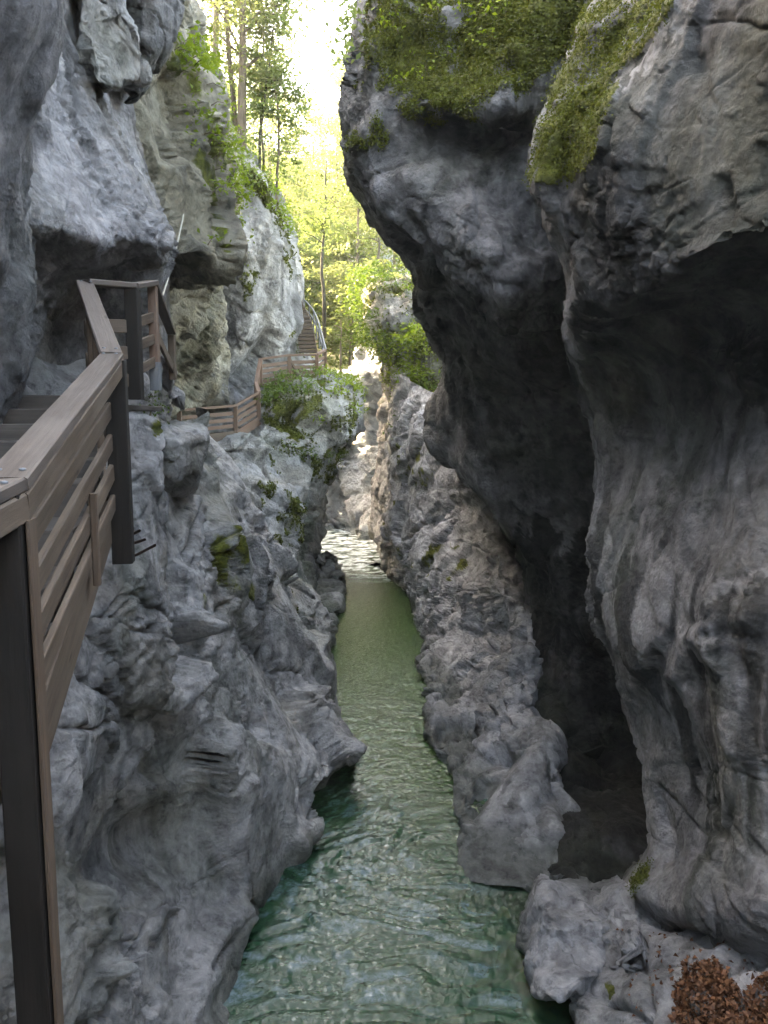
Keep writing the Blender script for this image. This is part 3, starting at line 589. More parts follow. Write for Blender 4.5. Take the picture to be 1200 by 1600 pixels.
sheet('rock_wall_right_bushy_crag', [
 [(585,425,52),(580,440,44),(610,440,41),(650,430,39),(700,420,38),(800,430,36)],
 [(575,490,50),(567,492,41),(600,505,38),(640,510,36.5),(690,510,35),(800,520,33)],
 [(600,560,50),(592,548,41),(612,560,38.5),(640,570,36.5),(690,570,34.5),(800,570,32)],
 [(610,600,50),(602,600,41.5),(622,620,38.5),(645,630,36.5),(690,640,34.5),(800,640,32)],
 [(605,690,50),(600,690,41),(620,700,37),(645,700,34),(690,700,32),(800,700,30)]],
 M['rock_mid'], 115, step=2.4, par=dict(s=2.0), moss=[([(560,430),(700,430),(700,690),(640,690),(600,600)], 0.3)])
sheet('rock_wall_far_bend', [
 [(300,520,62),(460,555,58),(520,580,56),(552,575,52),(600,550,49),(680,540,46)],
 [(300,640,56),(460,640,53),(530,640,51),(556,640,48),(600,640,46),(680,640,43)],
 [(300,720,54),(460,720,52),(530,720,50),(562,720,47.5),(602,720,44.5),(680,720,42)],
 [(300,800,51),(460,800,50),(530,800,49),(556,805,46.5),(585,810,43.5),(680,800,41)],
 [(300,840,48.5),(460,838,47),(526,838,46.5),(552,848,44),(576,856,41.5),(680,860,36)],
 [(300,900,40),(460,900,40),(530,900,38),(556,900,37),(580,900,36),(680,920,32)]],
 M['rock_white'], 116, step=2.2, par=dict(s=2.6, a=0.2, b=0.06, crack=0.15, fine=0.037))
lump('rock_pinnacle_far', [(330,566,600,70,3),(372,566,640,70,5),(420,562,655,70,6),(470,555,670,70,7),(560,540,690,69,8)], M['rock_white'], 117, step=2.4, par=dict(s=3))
# stones at the water
sheet('rock_slab_right_by_cave', [
 [(836,1150,14.4),(844,1150,13.4),(854,1152,13.4),(862,1160,14.6)],
 [(786,1225,13.6),(797,1225,12.5),(846,1225,12.4),(876,1232,13.4)],
 [(742,1290,13),(752,1288,11.95),(832,1290,11.75),(890,1295,12.4)],
 [(718,1322,12.6),(729,1318,11.65),(820,1330,11.3),(902,1342,11.6)],
 [(712,1390,12),(727,1380,10.9),(820,1390,10.6),(907,1395,11.0)]],
 M['rock_wet'], 122, step=2.4, par=dict(big=.05, a=.04, crack=.05, A=.05, scal=.03, b=.025, c=.015, fine=.04, jamp=.12, gmin=.1, chop=0))
lump('rock_ledge_left_waterside', [(842,478,512,37,2.2),(862,480,532,36.4,2.6),(884,484,554,35.4,2.8),(905,486,556,33.6,2.6),(938,490,545,29.6,2),(975,495,528,26.5,1.5)], M['rock_mid'], 118, step=2, par=dict(s=1.3, crack=.1))
lump('boulder', [(1360,870,985,10.2,.7),(1376,822,1000,10.1,1.0),(1408,798,1000,9.9,1.1),(1444,800,990,9.7,1.1),(1478,818,980,9.4,1.0),(1510,830,975,9.0,.9),(1560,840,970,8.4,.8)],
 M['rock_wet'], 119, step=2.2, cuts=7, par=dict(big=.05, a=.07, crack=.08, A=.06, scal=.03, b=.04, c=.02, jamp=.4), kind='thing', label='pale grey boulder at the water\'s edge below the dark cave', cat='boulder')
lump('boulder', [(1392,938,984,9.2,.3),(1420,928,1000,9.0,.5),(1460,930,1004,8.7,.55),(1500,940,1000,8.4,.5),(1530,945,995,8.1,.4)],
 M['rock_wet'], 120, step=2.2, par=dict(big=.05, a=.07, crack=.08, A=.06, scal=.03, b=.04, c=.02, jamp=.4), kind='thing', label='cracked angular boulder wedged between the ledge and the cave boulder', cat='boulder')
lump('boulder', [(1478,965,1000,8.0,.2),(1492,958,1012,7.8,.3),(1512,962,1008,7.6,.3),(1528,970,1000,7.4,.2)],
 M['rock_wet'], 121, step=2, par=dict(big=.05, a=.07, crack=.08, A=.06, scal=.03, b=.04, c=.02, jamp=.4), kind='thing', label='small angular stone on the ledge left of the dead leaves', cat='boulder')
#PART2
C_ = [[(-7 - l, -4, z), (-6.2 - l, 4, z), (-5.5 - l, 12, z), (-7 - l, 20, z), (-9.2 - l, 28, z), (-11.8 - l, 36, z), (-14.5 - l, 45, z + 3), (-20 - l, 58, z + 5)] for z, l in ((23, 5), (21, 1.5), (18, .5), (12, 0), (6, 0), (-3, 0))]
# the gorge goes on behind the viewpoint
def sheet_world(name, rows, mat, seed, n, par={}):
    C = np.array(rows, float); tv = np.linspace(0, C.shape[0] - 1, n[0]); tu = np.linspace(0, C.shape[1] - 1, n[1])
    A = crom(C, tv); A = np.swapaxes(crom(np.swapaxes(A, 0, 1), tu), 0, 1)
    return finish_sheet(name, np.ascontiguousarray(A).reshape(-1, 3), n[0], n[1], par, seed, mat, ())
sheet_world('rock_wall_left_behind', [[(-9, -30, z + 3), (-7 - l, -18, z + 3), (-5.5 - l, -8, z + 2), (-5 - l, 0, z), (-5.2 - l, 6, z), (-7 - l, 12, z)] for z, l in ((19, 4), (16, 1.5), (12, .5), (8, 0), (2, -.5), (-3, -.5))], M['rock_left'], 130, (90, 120), dict(c=0))
sheet_world('rock_wall_right_behind', [[(7 + l, 14, z), (5.2 + l, 7, z), (4.6 + l, 0, z), (5 + l, -8, z + 2), (5 + l, -18, z + 3), (-9, -30, z + 3)] for z, l in ((13.5, 8), (12.5, 4), (11, 1), (8, 0), (2, -.5), (-3, -.5))], M['rock_right'], 131, (90, 120), dict(c=0))

sheet_world('sun_block_wall_left', C_, M['rock_far'], 132, (110, 160), dict(s=2))  # unseen wall, added to block direct sun from the gorge
# ------------------------------------------------------------------ river
def bed_z(P):
    x, y = P[:, 0], P[:, 1]; Pf = P * np.array([1, 1, 0]); F1, E, f = worley((Pf + .15 * pn(Pf * 3, 73)[:, None]) / .38, 75)
    sh = sstep(0.8, 1.9, x - 0.02 * (y - 9) + 0.9 * fbm(Pf * .8, 3, 72)) * (1 - sstep(11.6, 13, y + fbm(Pf * .6, 2, 74)))
    return -1.5 + 1.2 * sh + 0.16 * fbm(Pf * 0.8, 4, 71) + .10 * (.5 - F1) + 0.5 * sstep(34, 40, y)
def build_water():
    ys = [2.0]
    while ys[-1] < 56: ys.append(ys[-1] + (0.032 * max(0.9, ys[-1] / 9) if ys[-1] > 6.5 else .12))
    ys = np.array(ys); xs = np.concatenate([np.linspace(-9, -3.2, 30), np.arange(-3.15, 3.6, 0.042), np.linspace(3.65, 9, 24)])
    X, Y = np.meshgrid(xs, ys); P = np.stack([X.ravel(), Y.ravel(), np.zeros(X.size)], -1).astype(np.float32)
    # current: fast and choppy under the viewpoint, a slow green pool above it, riffles at the bend
    y = P[:, 1]; x = P[:, 0]
    fast = 1 - sstep(11.0, 16.5, y + 1.2 * pn(P * 0.5, 5)); riff = sstep(31, 36, y); band = np.exp(-((y - 16.5) / 1.4) ** 2) + .7 * np.exp(-((y - 19.3) / .7) ** 2)
    shal = sstep(-0.7, -0.3, bed_z(P))
    ang = 0.22 * pn(P * 0.22, 23) + 0.12 * (x - 0.2) ; c, s_ = np.cos(ang), np.sin(ang)
    U = np.stack([c * x - s_ * y, s_ * x + c * y, 0 * x], -1)
    w = np.stack([pn(P * 1.1, 21), pn(P * 1.1, 22), 0 * x], -1) * 0.30
    Q = (U + w) * np.array([1.0, 0.75, 1])
    amp = 0.45 + 0.9 * sstep(-0.2, 0.25, fbm(P * np.array([.7, .45, 1]), 3, 27))
    h = 0.06 * fbm(Q * 1.3, 2, 31, 0.5) + amp * (0.045 * fbm(Q * 4.2, 2, 35, 0.6) + 0.036 * fbm(Q * 7.5, 2, 37, 0.6, True) + 0.020 * fbm(Q * 13, 2, 39, 0.6))
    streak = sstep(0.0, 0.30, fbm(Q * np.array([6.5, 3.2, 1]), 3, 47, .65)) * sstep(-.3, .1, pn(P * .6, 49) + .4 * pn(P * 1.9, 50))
    calm = 0.013 * fbm((U + w) * np.array([1.0, 2.2, 1]) * 1.6, 3, 41)
    rif = 0.05 * fbm(P * np.array([.9, 1.6, 1]) * 1.5, 4, 45, 0.6, True)
    a = fast * (1 - 0.5 * shal) + 0.30 * band
    z = h * np.clip(a, 0, 1) + calm + rif * riff
    P[:, 2] = z
    nv, nu = X.shape; idx = np.arange(nv * nu).reshape(nv, nu)
    F = np.stack([idx[:-1, :-1], idx[:-1, 1:], idx[1:, 1:], idx[1:, :-1]], -1).reshape(-1, 4)
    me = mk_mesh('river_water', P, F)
    foam = np.clip(riff * sstep(-0.25, 0.15, pn(P * np.array([1.1, 2.4, 1]), 61) + .5 * pn(P * 4, 62)), 0, 1) * 1.0
    attr(me, 'foam', foam); attr(me, 'fast', fast); attr(me, "sky_glint", np.clip(fast + .4 * band, 0, 1) * streak * (1 - .7 * shal)); attr(me, 'deep', 1 - np.exp(-2.6 * np.clip(-bed_z(P), 0.02, 9)))  # includes the streaky mask for sky glints painted on the fast water
    t = NT('green_river_water'); co = t.a('NewGeometry').outputs['Position']
    rp = t.noise(t.a('Mapping', Vector=co, Scale=(1, 0.8, 1)).outputs[0], 11, 4, 0.65, 0.6)
    bp = t.a('Bump', Strength=0.5, Distance=0.05, Height=rp).outputs[0]
    fr = t.a('Fresnel', IOR=1.52, Normal=bp).outputs[0]
    body = t.a('BsdfDiffuse', Color=t.mix(t.math('MULTIPLY', t.a('Attribute', _attribute_name='sky_glint').outputs['Fac'], t.ramp(t.noise(co, 14, 3, 0.6, 0.8), [(0.35, 0.15), (0.65, 1.0)])), t.mix(t.a('Attribute', _attribute_name='fast').outputs['Fac'], (0.030, 0.070, 0.016), (0.014, 0.052, 0.026)), (0.12, 0.185, 0.205))).outputs[0]  # pale blue streaks in the body colour paint in reflected sky
    thru = t.a('BsdfTransparent', Color=(0.80, 0.86, 0.66, 1)).outputs[0]
    dp = t.a('Attribute', _attribute_name='deep').outputs['Fac']
    m1 = t.a('MixShader', Fac=dp); t.L(thru, m1.inputs[1]); t.L(body, m1.inputs[2])
    gl = t.a('BsdfGlossy', Color=(1, 1, 1, 1), Roughness=0.04, Normal=bp).outputs[0]
    m2 = t.a('MixShader', Fac=fr); t.L(m1.outputs[0], m2.inputs[1]); t.L(gl, m2.inputs[2])
    fo = t.a('BsdfDiffuse', Color=(0.72, 0.80, 0.84, 1)).outputs[0]
    fa = t.math('MULTIPLY', t.a('Attribute', _attribute_name='foam').outputs['Fac'], t.ramp(t.noise(co, 4, 4, 0.7), [(0.32, 0.1), (0.55, 1.0)]))
    m3 = t.a('MixShader', Fac=fa); t.L(m2.outputs[0], m3.inputs[1]); t.L(fo, m3.inputs[2])
    t.L(m3.outputs[0], t.out.inputs[0])
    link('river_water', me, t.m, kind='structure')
    # bed
    xs = np.concatenate([np.linspace(-9, -3.2, 30), np.linspace(-3, 4, 110), np.linspace(4.2, 9, 20)]); ys = np.concatenate([np.linspace(2, 7, 30), np.linspace(7.05, 14, 140), np.linspace(14.2, 60, 90)]); X, Y = np.meshgrid(xs, ys)
    P = np.stack([X.ravel(), Y.ravel(), 0 * X.ravel()], -1); x, y = P[:, 0], P[:, 1]
    P[:, 2] = bed_z(P)
    idx = np.arange(X.size).reshape(X.shape)
    F = np.stack([idx[:-1, :-1], idx[:-1, 1:], idx[1:, 1:], idx[1:, :-1]], -1).reshape(-1, 4)
    t = NT('river_bed'); co = t.a('NewGeometry').outputs['Position']
    v = t.a('TexVoronoi', Vector=co, Scale=5.0).outputs['Color']
    col = t.mix(t.noise(co, 2.0, 5), (0.20, 0.17, 0.08), (0.42, 0.36, 0.22)); col = t.mix(0.3, col, v, 'MULTIPLY')
    p = t.a('BsdfPrincipled', Base__Color=col, Roughness=0.8); t.L(p.outputs[0], t.out.inputs[0])
    link('river_bed', mk_mesh('river_bed', P, F), t.m, kind='structure')
build_water()

# ------------------------------------------------------------------ timber
def box_mesh(name, l, w, h, bev=0.006):
    b = min(bev, w * .3, h * .3); V = []; F = []
    # a beam along x with chamfered long edges and slightly uneven ends
    prof = [(-w/2 + b, -h/2), (w/2 - b, -h/2), (w/2, -h/2 + b), (w/2, h/2 - b), (w/2 - b, h/2), (-w/2 + b, h/2), (-w/2, h/2 - b), (-w/2, -h/2 + b)]
    n = max(1, min(6, int(l / 0.5)))
    for i in range(n + 1):
        for (yy, zz) in prof:
            j = 0.0015
            V.append((l * i / n, yy + random.uniform(-j, j), zz + random.uniform(-j, j)))
    for i in range(n):
        for k in range(8):
            a = i * 8 + k; c = i * 8 + (k + 1) % 8; F.append((a, c, c + 8, a + 8))
    me = bpy.data.meshes.new(name); me.from_pydata(V, [], F + [tuple(range(7, -1, -1)), tuple(range(n * 8, n * 8 + 8))]); me.update()
    return me
def empty(name, loc, **kw):
    o = link(name, None, **kw); o.location = Vector(loc); o.empty_display_size = 0.2; return o
def beam(name, p0, p1, w, h, mat, parent, up=(0, 0, 1)):
    p0, p1 = Vector(p0), Vector(p1); x = (p1 - p0); l = x.length; x.normalize()
    u = Vector(up); y = u.cross(x); y = y.normalized() if y.length > 1e-4 else Vector((0, 1, 0)); z = x.cross(y)
    m = Matrix((x, y, z)).transposed().to_4x4(); m.translation = p0 - parent.location
    o = link(name, box_mesh(name, l, w, h), mat, parent); o.matrix_basis = m; return o
def onto(o, part):
    """make o a sub-part of part, where it stands"""
    o.parent = part; o.matrix_basis = part.matrix_basis.inverted() @ o.matrix_basis; return o
def tube(pts, rads, k=8):
    pts = np.asarray(pts, float); n = len(pts); T = np.gradient(pts, axis=0); T /= np.linalg.norm(T, axis=1, keepdims=True) + 1e-9
    ref = np.array([0.13, 0.97, 0.21]); A = np.cross(T, ref); A /= np.linalg.norm(A, axis=1, keepdims=True) + 1e-9; B = np.cross(T, A)
    a = np.linspace(0, 2 * np.pi, k, endpoint=False); r = np.broadcast_to(np.asarray(rads, float), (n,))
    V = pts[:, None] + r[:, None, None] * (np.cos(a)[None, :, None] * A[:, None] + np.sin(a)[None, :, None] * B[:, None])
    idx = np.arange(n * k).reshape(n, k); idx = np.concatenate([idx, idx[:, :1]], 1)
    F = np.stack([idx[:-1, :-1], idx[:-1, 1:], idx[1:, 1:], idx[1:, :-1]], -1).reshape(-1, 4)
    return V.reshape(-1, 3), F
def join(parts):
    V = []; F = []; o = 0
    for v, f in parts: V.append(v); F.append(f + o); o += len(v)
    return np.concatenate(V), np.concatenate(F)
def wv(px, py, Y): return Vector(W(px, py, Y).tolist())
Z = Vector((0, 0, 1))
def lerp(a, b, t): return a + (b - a) * t

# railing that climbs the near stairs
J, K, T = wv(8, 757, 2.3), wv(174, 556, 4.6), wv(133, 441, 6.2)
U, V_, X_ = wv(206, 447, 6.6), wv(238, 442, 7.2), wv(268, 520, 9.2)
rail = empty('stair_railing', (J.x, J.y, J.z - 1.2), label='weathered timber railing with dark posts climbing beside the near steps', cat='railing')
def hor(a, b):
    d = (b - a).xy.normalized(); return Vector((d.x, d.y, 0)), Vector((d.y, -d.x, 0))     # along, to the right
d0, r0 = hor(J, K); d1, r1 = hor(K, T)
J0 = J - d0 * 1.4 - r0 * 0.42 - Z * 0.28
hr0 = beam('handrail', J0, J + d0 * .02, .13, .045, M['wood_rail'], rail)
hr1 = beam('handrail', J, K + d0 * .03, .13, .045, M['wood_rail'], rail)
hr2 = beam('handrail', K, T + d1 * .05, .13, .045, M['wood_rail'], rail)
for a, b, r in ((J0, J, r0), (J, K, r0), (K, T, r1)):
    beam('fascia_board', a + r * .05 - Z * .07, b + r * .05 - Z * .07, .03, .09, M['wood_grey'], rail)
bh = mk_mesh('bolt', *join([tube(np.array([(0, 0, 0), (0, 0, .006), (0, 0, .008)]), [.011, .011, .001], 8)]))
for base_, sl, r_, hr in ((J, (J0 - J).normalized(), r0, hr0), (J, (K - J).normalized(), r0, hr1), (K, (J - K).normalized(), r0, hr1), (K, (T - K).normalized(), r1, hr2), (T, (K - T).normalized(), r1, hr2)):
    for q_ in (-.035, .035):
        b_ = link('bolt', bh, M['steel'], rail); b_.matrix_basis = Matrix.Translation(base_ + sl * .07 + r_ * q_ + Z * .022 - rail.location); onto(b_, hr)
pj = beam('post', J + r0 * .0 - Z * .03, J - Z * 3.4, .115, .10, M['wood_dark'], rail, up=(r0.x, r0.y, 0))
pf = beam('post_facing', J + r0 * .062 + d0 * .02 - Z * .11, J + r0 * .062 + d0 * .02 - Z * 3.4, .085, .012, M['wood_post'], rail, up=(r0.x, r0.y, 0)); onto(pf, pj)
beam('post', K + r0 * .02 - Z * .03, K + r0 * .02 - Z * 1.25, .12, .12, M['wood_dark'], rail, up=(r0.x, r0.y, 0))
for k, off in enumerate((.29, .48, .66, .84)):
    beam('board', J + d0 * .05 - r0 * .02 - Z * off * .93, K - r0 * .02 - Z * (off + .02), .03, .098, M['wood_grey'], rail)
beam('batten', lerp(J, K, .62) + r0 * .01 - Z * .52, lerp(J, K, .62) + r0 * .01 - Z * .98, .06, .035, M['wood_post'], rail, up=(r0.x, r0.y, 0))
for f in (.35, .6):
    beam('baluster', lerp(K, T, f) - r1 * .03 - Z * .05, lerp(K, T, f) - r1 * .03 - Z * .95, .05, .05, M['wood_post'], rail, up=(r1.x, r1.y, 0))
for off in (.35, .6):
    beam('board', K - r1 * .01 - Z * off, T - r1 * .01 - Z * off, .028, .11, M['wood_grey'], rail)
land = empty('landing_railing', (U.x, U.y, U.z - 1.0), label='timber railing around the small landing at the top of the near steps', cat='railing')
beam('handrail', T, U, .12, .045, M['wood_rail'], land); beam('handrail', U, V_, .12, .045, M['wood_rail'], land); beam('handrail', V_, X_, .10, .045, M['wood_rail'], land)
beam('post', U - Z * .03, U - Z * .95, .11, .11, M['wood_dark'], land, up=(0, 1, 0))
pv_ = beam('post', V_ - Z * .03, V_ - Z * .72, .08, .08, M['wood_red'], land, up=(0, 1, 0))
onto(beam('post_shoe', V_ - Z * .72, V_ - Z * .98, .09, .09, M['steel'], land, up=(0, 1, 0)), pv_)
beam('post', X_ - Z * .03, X_ - Z * .55, .08, .08, M['wood_grey'], land, up=(0, 1, 0))
for off in (.33, .55, .78):
    beam('board', T - Z * off + Vector((0, .04, 0)), U - Z * off + Vector((0, .04, 0)), .028, .11, M['wood_grey'], land)
    beam('board', U - Z * (off * .9) + Vector((0, .04, 0)), V_ - Z * (off * .9) + Vector((0, .04, 0)), .028, .09, M['wood_grey'], land)
beam('board', V_ - Z * .42, X_ - Z * .42, .03, .11, M['wood_grey'], land)
# near steps
st = empty('stairs', (J.x - .5, J.y, J.z - 1.2), label='dark timber steps climbing beside the left rock wall behind the railing', cat='stairs')
def flight(a, b, za, zb, n, r, wid=1.15, parent=st, mat='wood_step', dz=.19):
    for i in range(n):
        t0, t1 = i / n, (i + 1) / n; z = za + (zb - za) * t1
        pa, pb = lerp(a, b, t0), lerp(a, b, t1); mid = Vector(((pa.x + pb.x) / 2, (pa.y + pb.y) / 2, z - dz / 2))
        beam('step', mid - r * (.07 + random.uniform(0, .02)), mid - r * wid, (pb - pa).xy.length + .03, dz, M[mat], parent)
flight(J - d0 * .6, K, J.z - 1.22, K.z - .72, 6, r0)
flight(K, T, K.z - .72, T.z - .90, 5, r1)
beam('stringer', J + d0 * .08 - r0 * .06 - Z * 1.08, K - r0 * .06 - Z * .98, .05, .24, M['wood_grey'], st)
beam('stringer', K - r1 * .06 - Z * .90, T - r1 * .06 - Z * 1.0, .05, .24, M['wood_grey'], st)
dk = empty('landing_deck', (T.x, T.y, T.z - 1.0), label='short timber deck at the top of the near steps under the overhang', cat='deck')
for i in range(7):
    q = T + Vector((.12 * i - .62, .1, -.98)); beam('plank', q, q + Vector((0.1, 1.0, 0)), .115, .05, M['wood_step'], dk)

# walkway across the gap further up
def railing(pts, offs, parent, hm, bm, pm, base=1.0, bw=.135, skip=(), rw=.14):
    for i in range(len(pts) - 1):
        a, b = pts[i], pts[i + 1]; d, r = hor(a, b)
        beam('handrail', a, b, rw, .085, M[hm], parent)
        for o_ in offs: beam('board', a - Z * o_ - r * .03, b - Z * o_ - r * .03, .03, bw, M[bm], parent)
    for i, a in enumerate(pts):
        if i not in skip: beam('post', a - Z * .02, a - Z * base, .14, .14, M[pm], parent, up=(0, 1, 0))
A0, A1, A2 = wv(280, 641, 26.5), wv(368, 634, 28), wv(404, 613, 28.6)
wk = empty('walkway', (A1.x, A1.y, A1.z - 1.1), label='lower timber walkway with slatted railing spanning the dark gap on the left', cat='walkway')
railing([A0, A1, A2], (.27, .50, .73), wk, 'wood_red', 'wood_red', 'wood_red', base=1.0)
beam('fascia_board', A0 - Z * 1.16, A1 - Z * 1.12, .08, .44, M['wood_grey'], wk); beam('fascia_board', A1 - Z * 1.08, A2 - Z * 1.05, .08, .3, M['wood_red'], wk)
d, r = hor(A0, A1)
for i in range(12):
    q = lerp(A0, A1, (i + .5) / 12) - Z * .95; beam('plank', q - r * .05, q - r * 1.2, .17, .06, M['wood_step'], wk)
B0, B1, B2, B3, B4 = wv(400, 598, 29.2), wv(407, 561, 30.2), wv(452, 555, 30.8), wv(495, 554, 31.2), wv(508, 547, 32.2)
wk2 = empty('walkway', (B2.x, B2.y, B2.z - 1.0), label='upper reddish timber walkway railing above the mossy promontory', cat='walkway')
railing([A2, B0], (.3, .55), wk2, 'wood_red', 'wood_red', 'wood_red', skip=(0, 1))
railing([B0, B1, B2, B3, B4], (.28, .48, .68, .88), wk2, 'wood_red', 'wood_red', 'wood_red', base=1.0)
beam('brace', B2 - Z * .1, lerp(B2, B3, .38) - Z * .95, .09, .09, M['wood_grey'], wk2)
for i in range(10):
    q = lerp(B1, B3, (i + .5) / 10) - Z * .98; beam('plank', q, q + Vector((0.05, 1.3, 0)), .23, .06, M['wood_red'], wk2)
# stairs beyond
S0, S1, S2 = wv(500, 552, 33), wv(490, 500, 37), wv(472, 468, 42)
fs = empty('stairs', (S0.x, S0.y, S0.z - .5), label='distant narrow steps rising behind the grey cliff', cat='stairs')
for a, b, n in ((S0, S1, 9), (S1, S2, 7)):
    for i in range(n):
        q = lerp(a, b, (i + .5) / n); beam('step', q - Vector((.85, 0, 0)), q + Vector((-.1, 0, 0)), (b - a).xy.length / n * .95, .12, M['wood_grey'], fs)
mr = empty('metal_railing', S0, label='thin grey metal railing curving up the distant steps', cat='railing')
q0, q1, q2, q3 = wv(509, 546, 32.6), wv(497, 502, 37), wv(486, 480, 40), wv(464, 458, 43)
for dz in (0, -.45):
    c = crom(np.array([q0, q1, q2, q3]), np.linspace(0, 3, 24)) + np.array([0, 0, dz]) - np.array(S0)
    v, f = tube(c, .045); link('rail', mk_mesh('rail', v, f), M['steel'], mr)
for i in range(8):
    c = crom(np.array([q0, q1, q2, q3]), np.array([i * 3 / 7.0]))[0] - np.array(S0)
    v, f = tube([c, c - np.array([0, 0, .55]), c - np.array([0, 0, 1.1])], .04, 6); link('post', mk_mesh('post', v, f), M['steel'], mr)
# rope and iron rods
rp = crom(np.array([W(287, 335, 11.4), W(276, 385, 11.0), W(264, 430, 10.2), W(254, 462, 9.4)]), np.linspace(0, 3, 30))
v, f = tube(rp, .012, 6); link('rope', mk_mesh('rope', v, f), M['rope'], label='thin pale rope hanging from the tan slab to the landing railing', cat='rope')
for i, (a, b, lb) in enumerate((((195, 838, 7.4), (218, 829, 6.9), 'topmost of the three rusty iron rods sticking out of the rock'), ((190, 852, 7.3), (226, 843, 6.7), 'middle of the three rusty iron rods sticking out of the rock'), ((190, 876, 7.3), (242, 852, 6.5), 'longest and lowest of the three rusty iron rods in the rock'))):
    p0, p1 = W(*a), W(*b); v, f = tube([p0, (p0 + p1) / 2 + np.array([0, 0, -.01]), p1], .013, 6)
    link('iron_rod', mk_mesh('iron_rod', v, f), M['rust'], label=lb, cat='rod', group='iron rods in the rock')

# ------------------------------------------------------------------ leaves
def leaves(C, N, size, fold=0.25, asp=0.55, tilt=0.6, r=rng):
    """leaf blades (4 corners, folded on the midrib) at C facing roughly N"""
    n = len(C); N = N + tilt * r.normal(size=(n, 3)); N /= np.linalg.norm(N, axis=1, keepdims=True) + 1e-9
    a = np.cross(N, r.normal(size=(n, 3))); a /= np.linalg.norm(a, axis=1, keepdims=True) + 1e-9; b = np.cross(N, a)
    s = (size * r.uniform(.6, 1.25, n))[:, None] if np.isscalar(size) else (size * r.uniform(.6, 1.25, n))[:, None]
    V = np.stack([C - a * s * .5, C + b * s * asp * .5 + N * s * fold * .4 + a * s * .05, C + a * s * .55 - N * s * .12, C - b * s * asp * .5 + N * s * fold * .4 + a * s * .05], 1)
    return V.reshape(-1, 3), np.arange(4 * n).reshape(n, 4)
UPV = np.array([0, 0, 1.0])
def scatter(surf, poly, n, lift=0.02, thr=0.3, use_moss=True, jit=0.0):
    P, N, m, idx = SURF[surf]; px, py = PXY(P); ins = inpoly(px, py, poly)
    if use_moss: ins &= m > thr
    ok = np.nonzero(ins)[0]
    if len(ok) == 0: return np.zeros((0, 3)), np.zeros((0, 3))
    # even out by area: the grid is roughly even in bearing, so weight by distance squared
    w = P[ok, 1] ** 2; pick = rng.choice(ok, n, p=w / w.sum())
    return P[pick] + N[pick] * lift + rng.normal(size=(n, 3)) * jit, N[pick]
BIG = [(-2000, -2000), (4000, -2000), (4000, 4000), (-2000, 4000)]
def moss_tufts(name, surf, n, size, label, mat='leaf_moss'):
    C, N = scatter(surf, BIG, n, .02, .25, True, .025); V, F = leaves(C, N * .6 + UPV * .5, size, tilt=.8, asp=.7)
    link(name, mk_mesh(name, V, F), M[mat], kind='stuff', label=label, cat='moss')
moss_tufts('moss', 'rock_wall_right_overhang', 56000, .04, 'thick olive moss hanging over the right rock overhang')
moss_tufts('moss', 'rock_wall_right_foreground', 30000, .03, 'bright moss on the edge of the nearest right rock wall')
moss_tufts('moss', 'rock_wall_left_promontory', 22000, .08, 'green moss covering the promontory under the upper walkway')
moss_tufts('moss', 'rock_wall_left_grey_cliff', 6000, .12, 'moss patches along the ridge of the grey cliff')
moss_tufts('moss', 'rock_wall_right_bushy_crag', 9000, .12, 'moss on the bushy crag across the river')

def sprays(name, C0, n_leaf, spread, size, mat, label, cat, flat=.35, kind=None, group=None, stems=None, stem_mat='bark', asp=.55, tilt=.6):
    """a plant: leaf sprays gathered round C0 (k,3), plus thin stems"""
    k = len(C0); pick = rng.integers(0, k, n_leaf)
    C = C0[pick] + rng.normal(size=(n_leaf, 3)) * spread * np.array([1, 1, flat])
    V, F = leaves(C, np.tile(UPV, (n_leaf, 1)), size, asp=asp, tilt=tilt)
    b = C0[np.argmin(C0[:, 2])]
    e = empty(name, b.tolist(), label=label, cat=cat, group=group, kind=kind)
    link('foliage', mk_mesh('foliage', V - b, F), M[mat], e)
    if stems is not None:
        v, f = join([tube(np.array(s) - b, np.linspace(r0_, r0_ * .4, len(s)), 5) for s, r0_ in stems]); link('stems', mk_mesh('stems', v, f), M[stem_mat], e, kind='stuff')
    return e
def plant_on(name, surf, poly, k, n_leaf, spread, size, mat, label, cat='plant', lift=.25, use_moss=False, flat=.5, asp=.55, tilt=.6):
    C, N = scatter(surf, poly, k, lift, 0, use_moss); root, _ = scatter(surf, poly, 1, 0, 0, use_moss)
    st_ = [([C[i] - N[i] * lift * 1.1, C[i] - N[i] * lift * .5 + UPV * .05, C[i]], .012 * max(1, size * 6)) for i in range(min(k, 40))]
    return sprays(name, C, n_leaf, spread, size, mat, label, cat, flat, stems=st_, asp=asp, tilt=tilt)
plant_on('climbing_plant', 'rock_wall_left_tan_slab', [(262,80),(300,60),(335,150),(330,230),(275,170)], 60, 900, .16, .11, 'leaf_ivy', 'bright green leafy plants covering the top edge of the tan slab')
plant_on('climbing_plant', 'rock_wall_left_tan_slab', [(275,170),(335,150),(362,260),(358,330),(320,300)], 80, 1300, .16, .10, 'leaf_ivy', 'bright green trailing leaves down the right edge of the tan slab')
plant_on('climbing_plant', 'rock_wall_left_tan_slab', [(312,375),(352,330),(355,405),(330,415)], 25, 350, .13, .10, 'leaf_ivy', 'small leafy tuft at the lower corner of the tan slab')
plant_on('shrub', 'rock_wall_left_grey_cliff', [(300,150),(400,250),(395,300),(330,270)], 40, 1500, .35, .2, 'leaf_beech', 'low leafy growth along the ridge behind the tan slab', 'shrub', lift=.4)
plant_on('shrub', 'rock_wall_left_grey_cliff', [(395,260),(430,300),(450,380),(415,330)], 26, 800, .28, .18, 'leaf_ivy', 'thin leafy growth on the descending edge of the grey cliff', 'shrub', lift=.3)
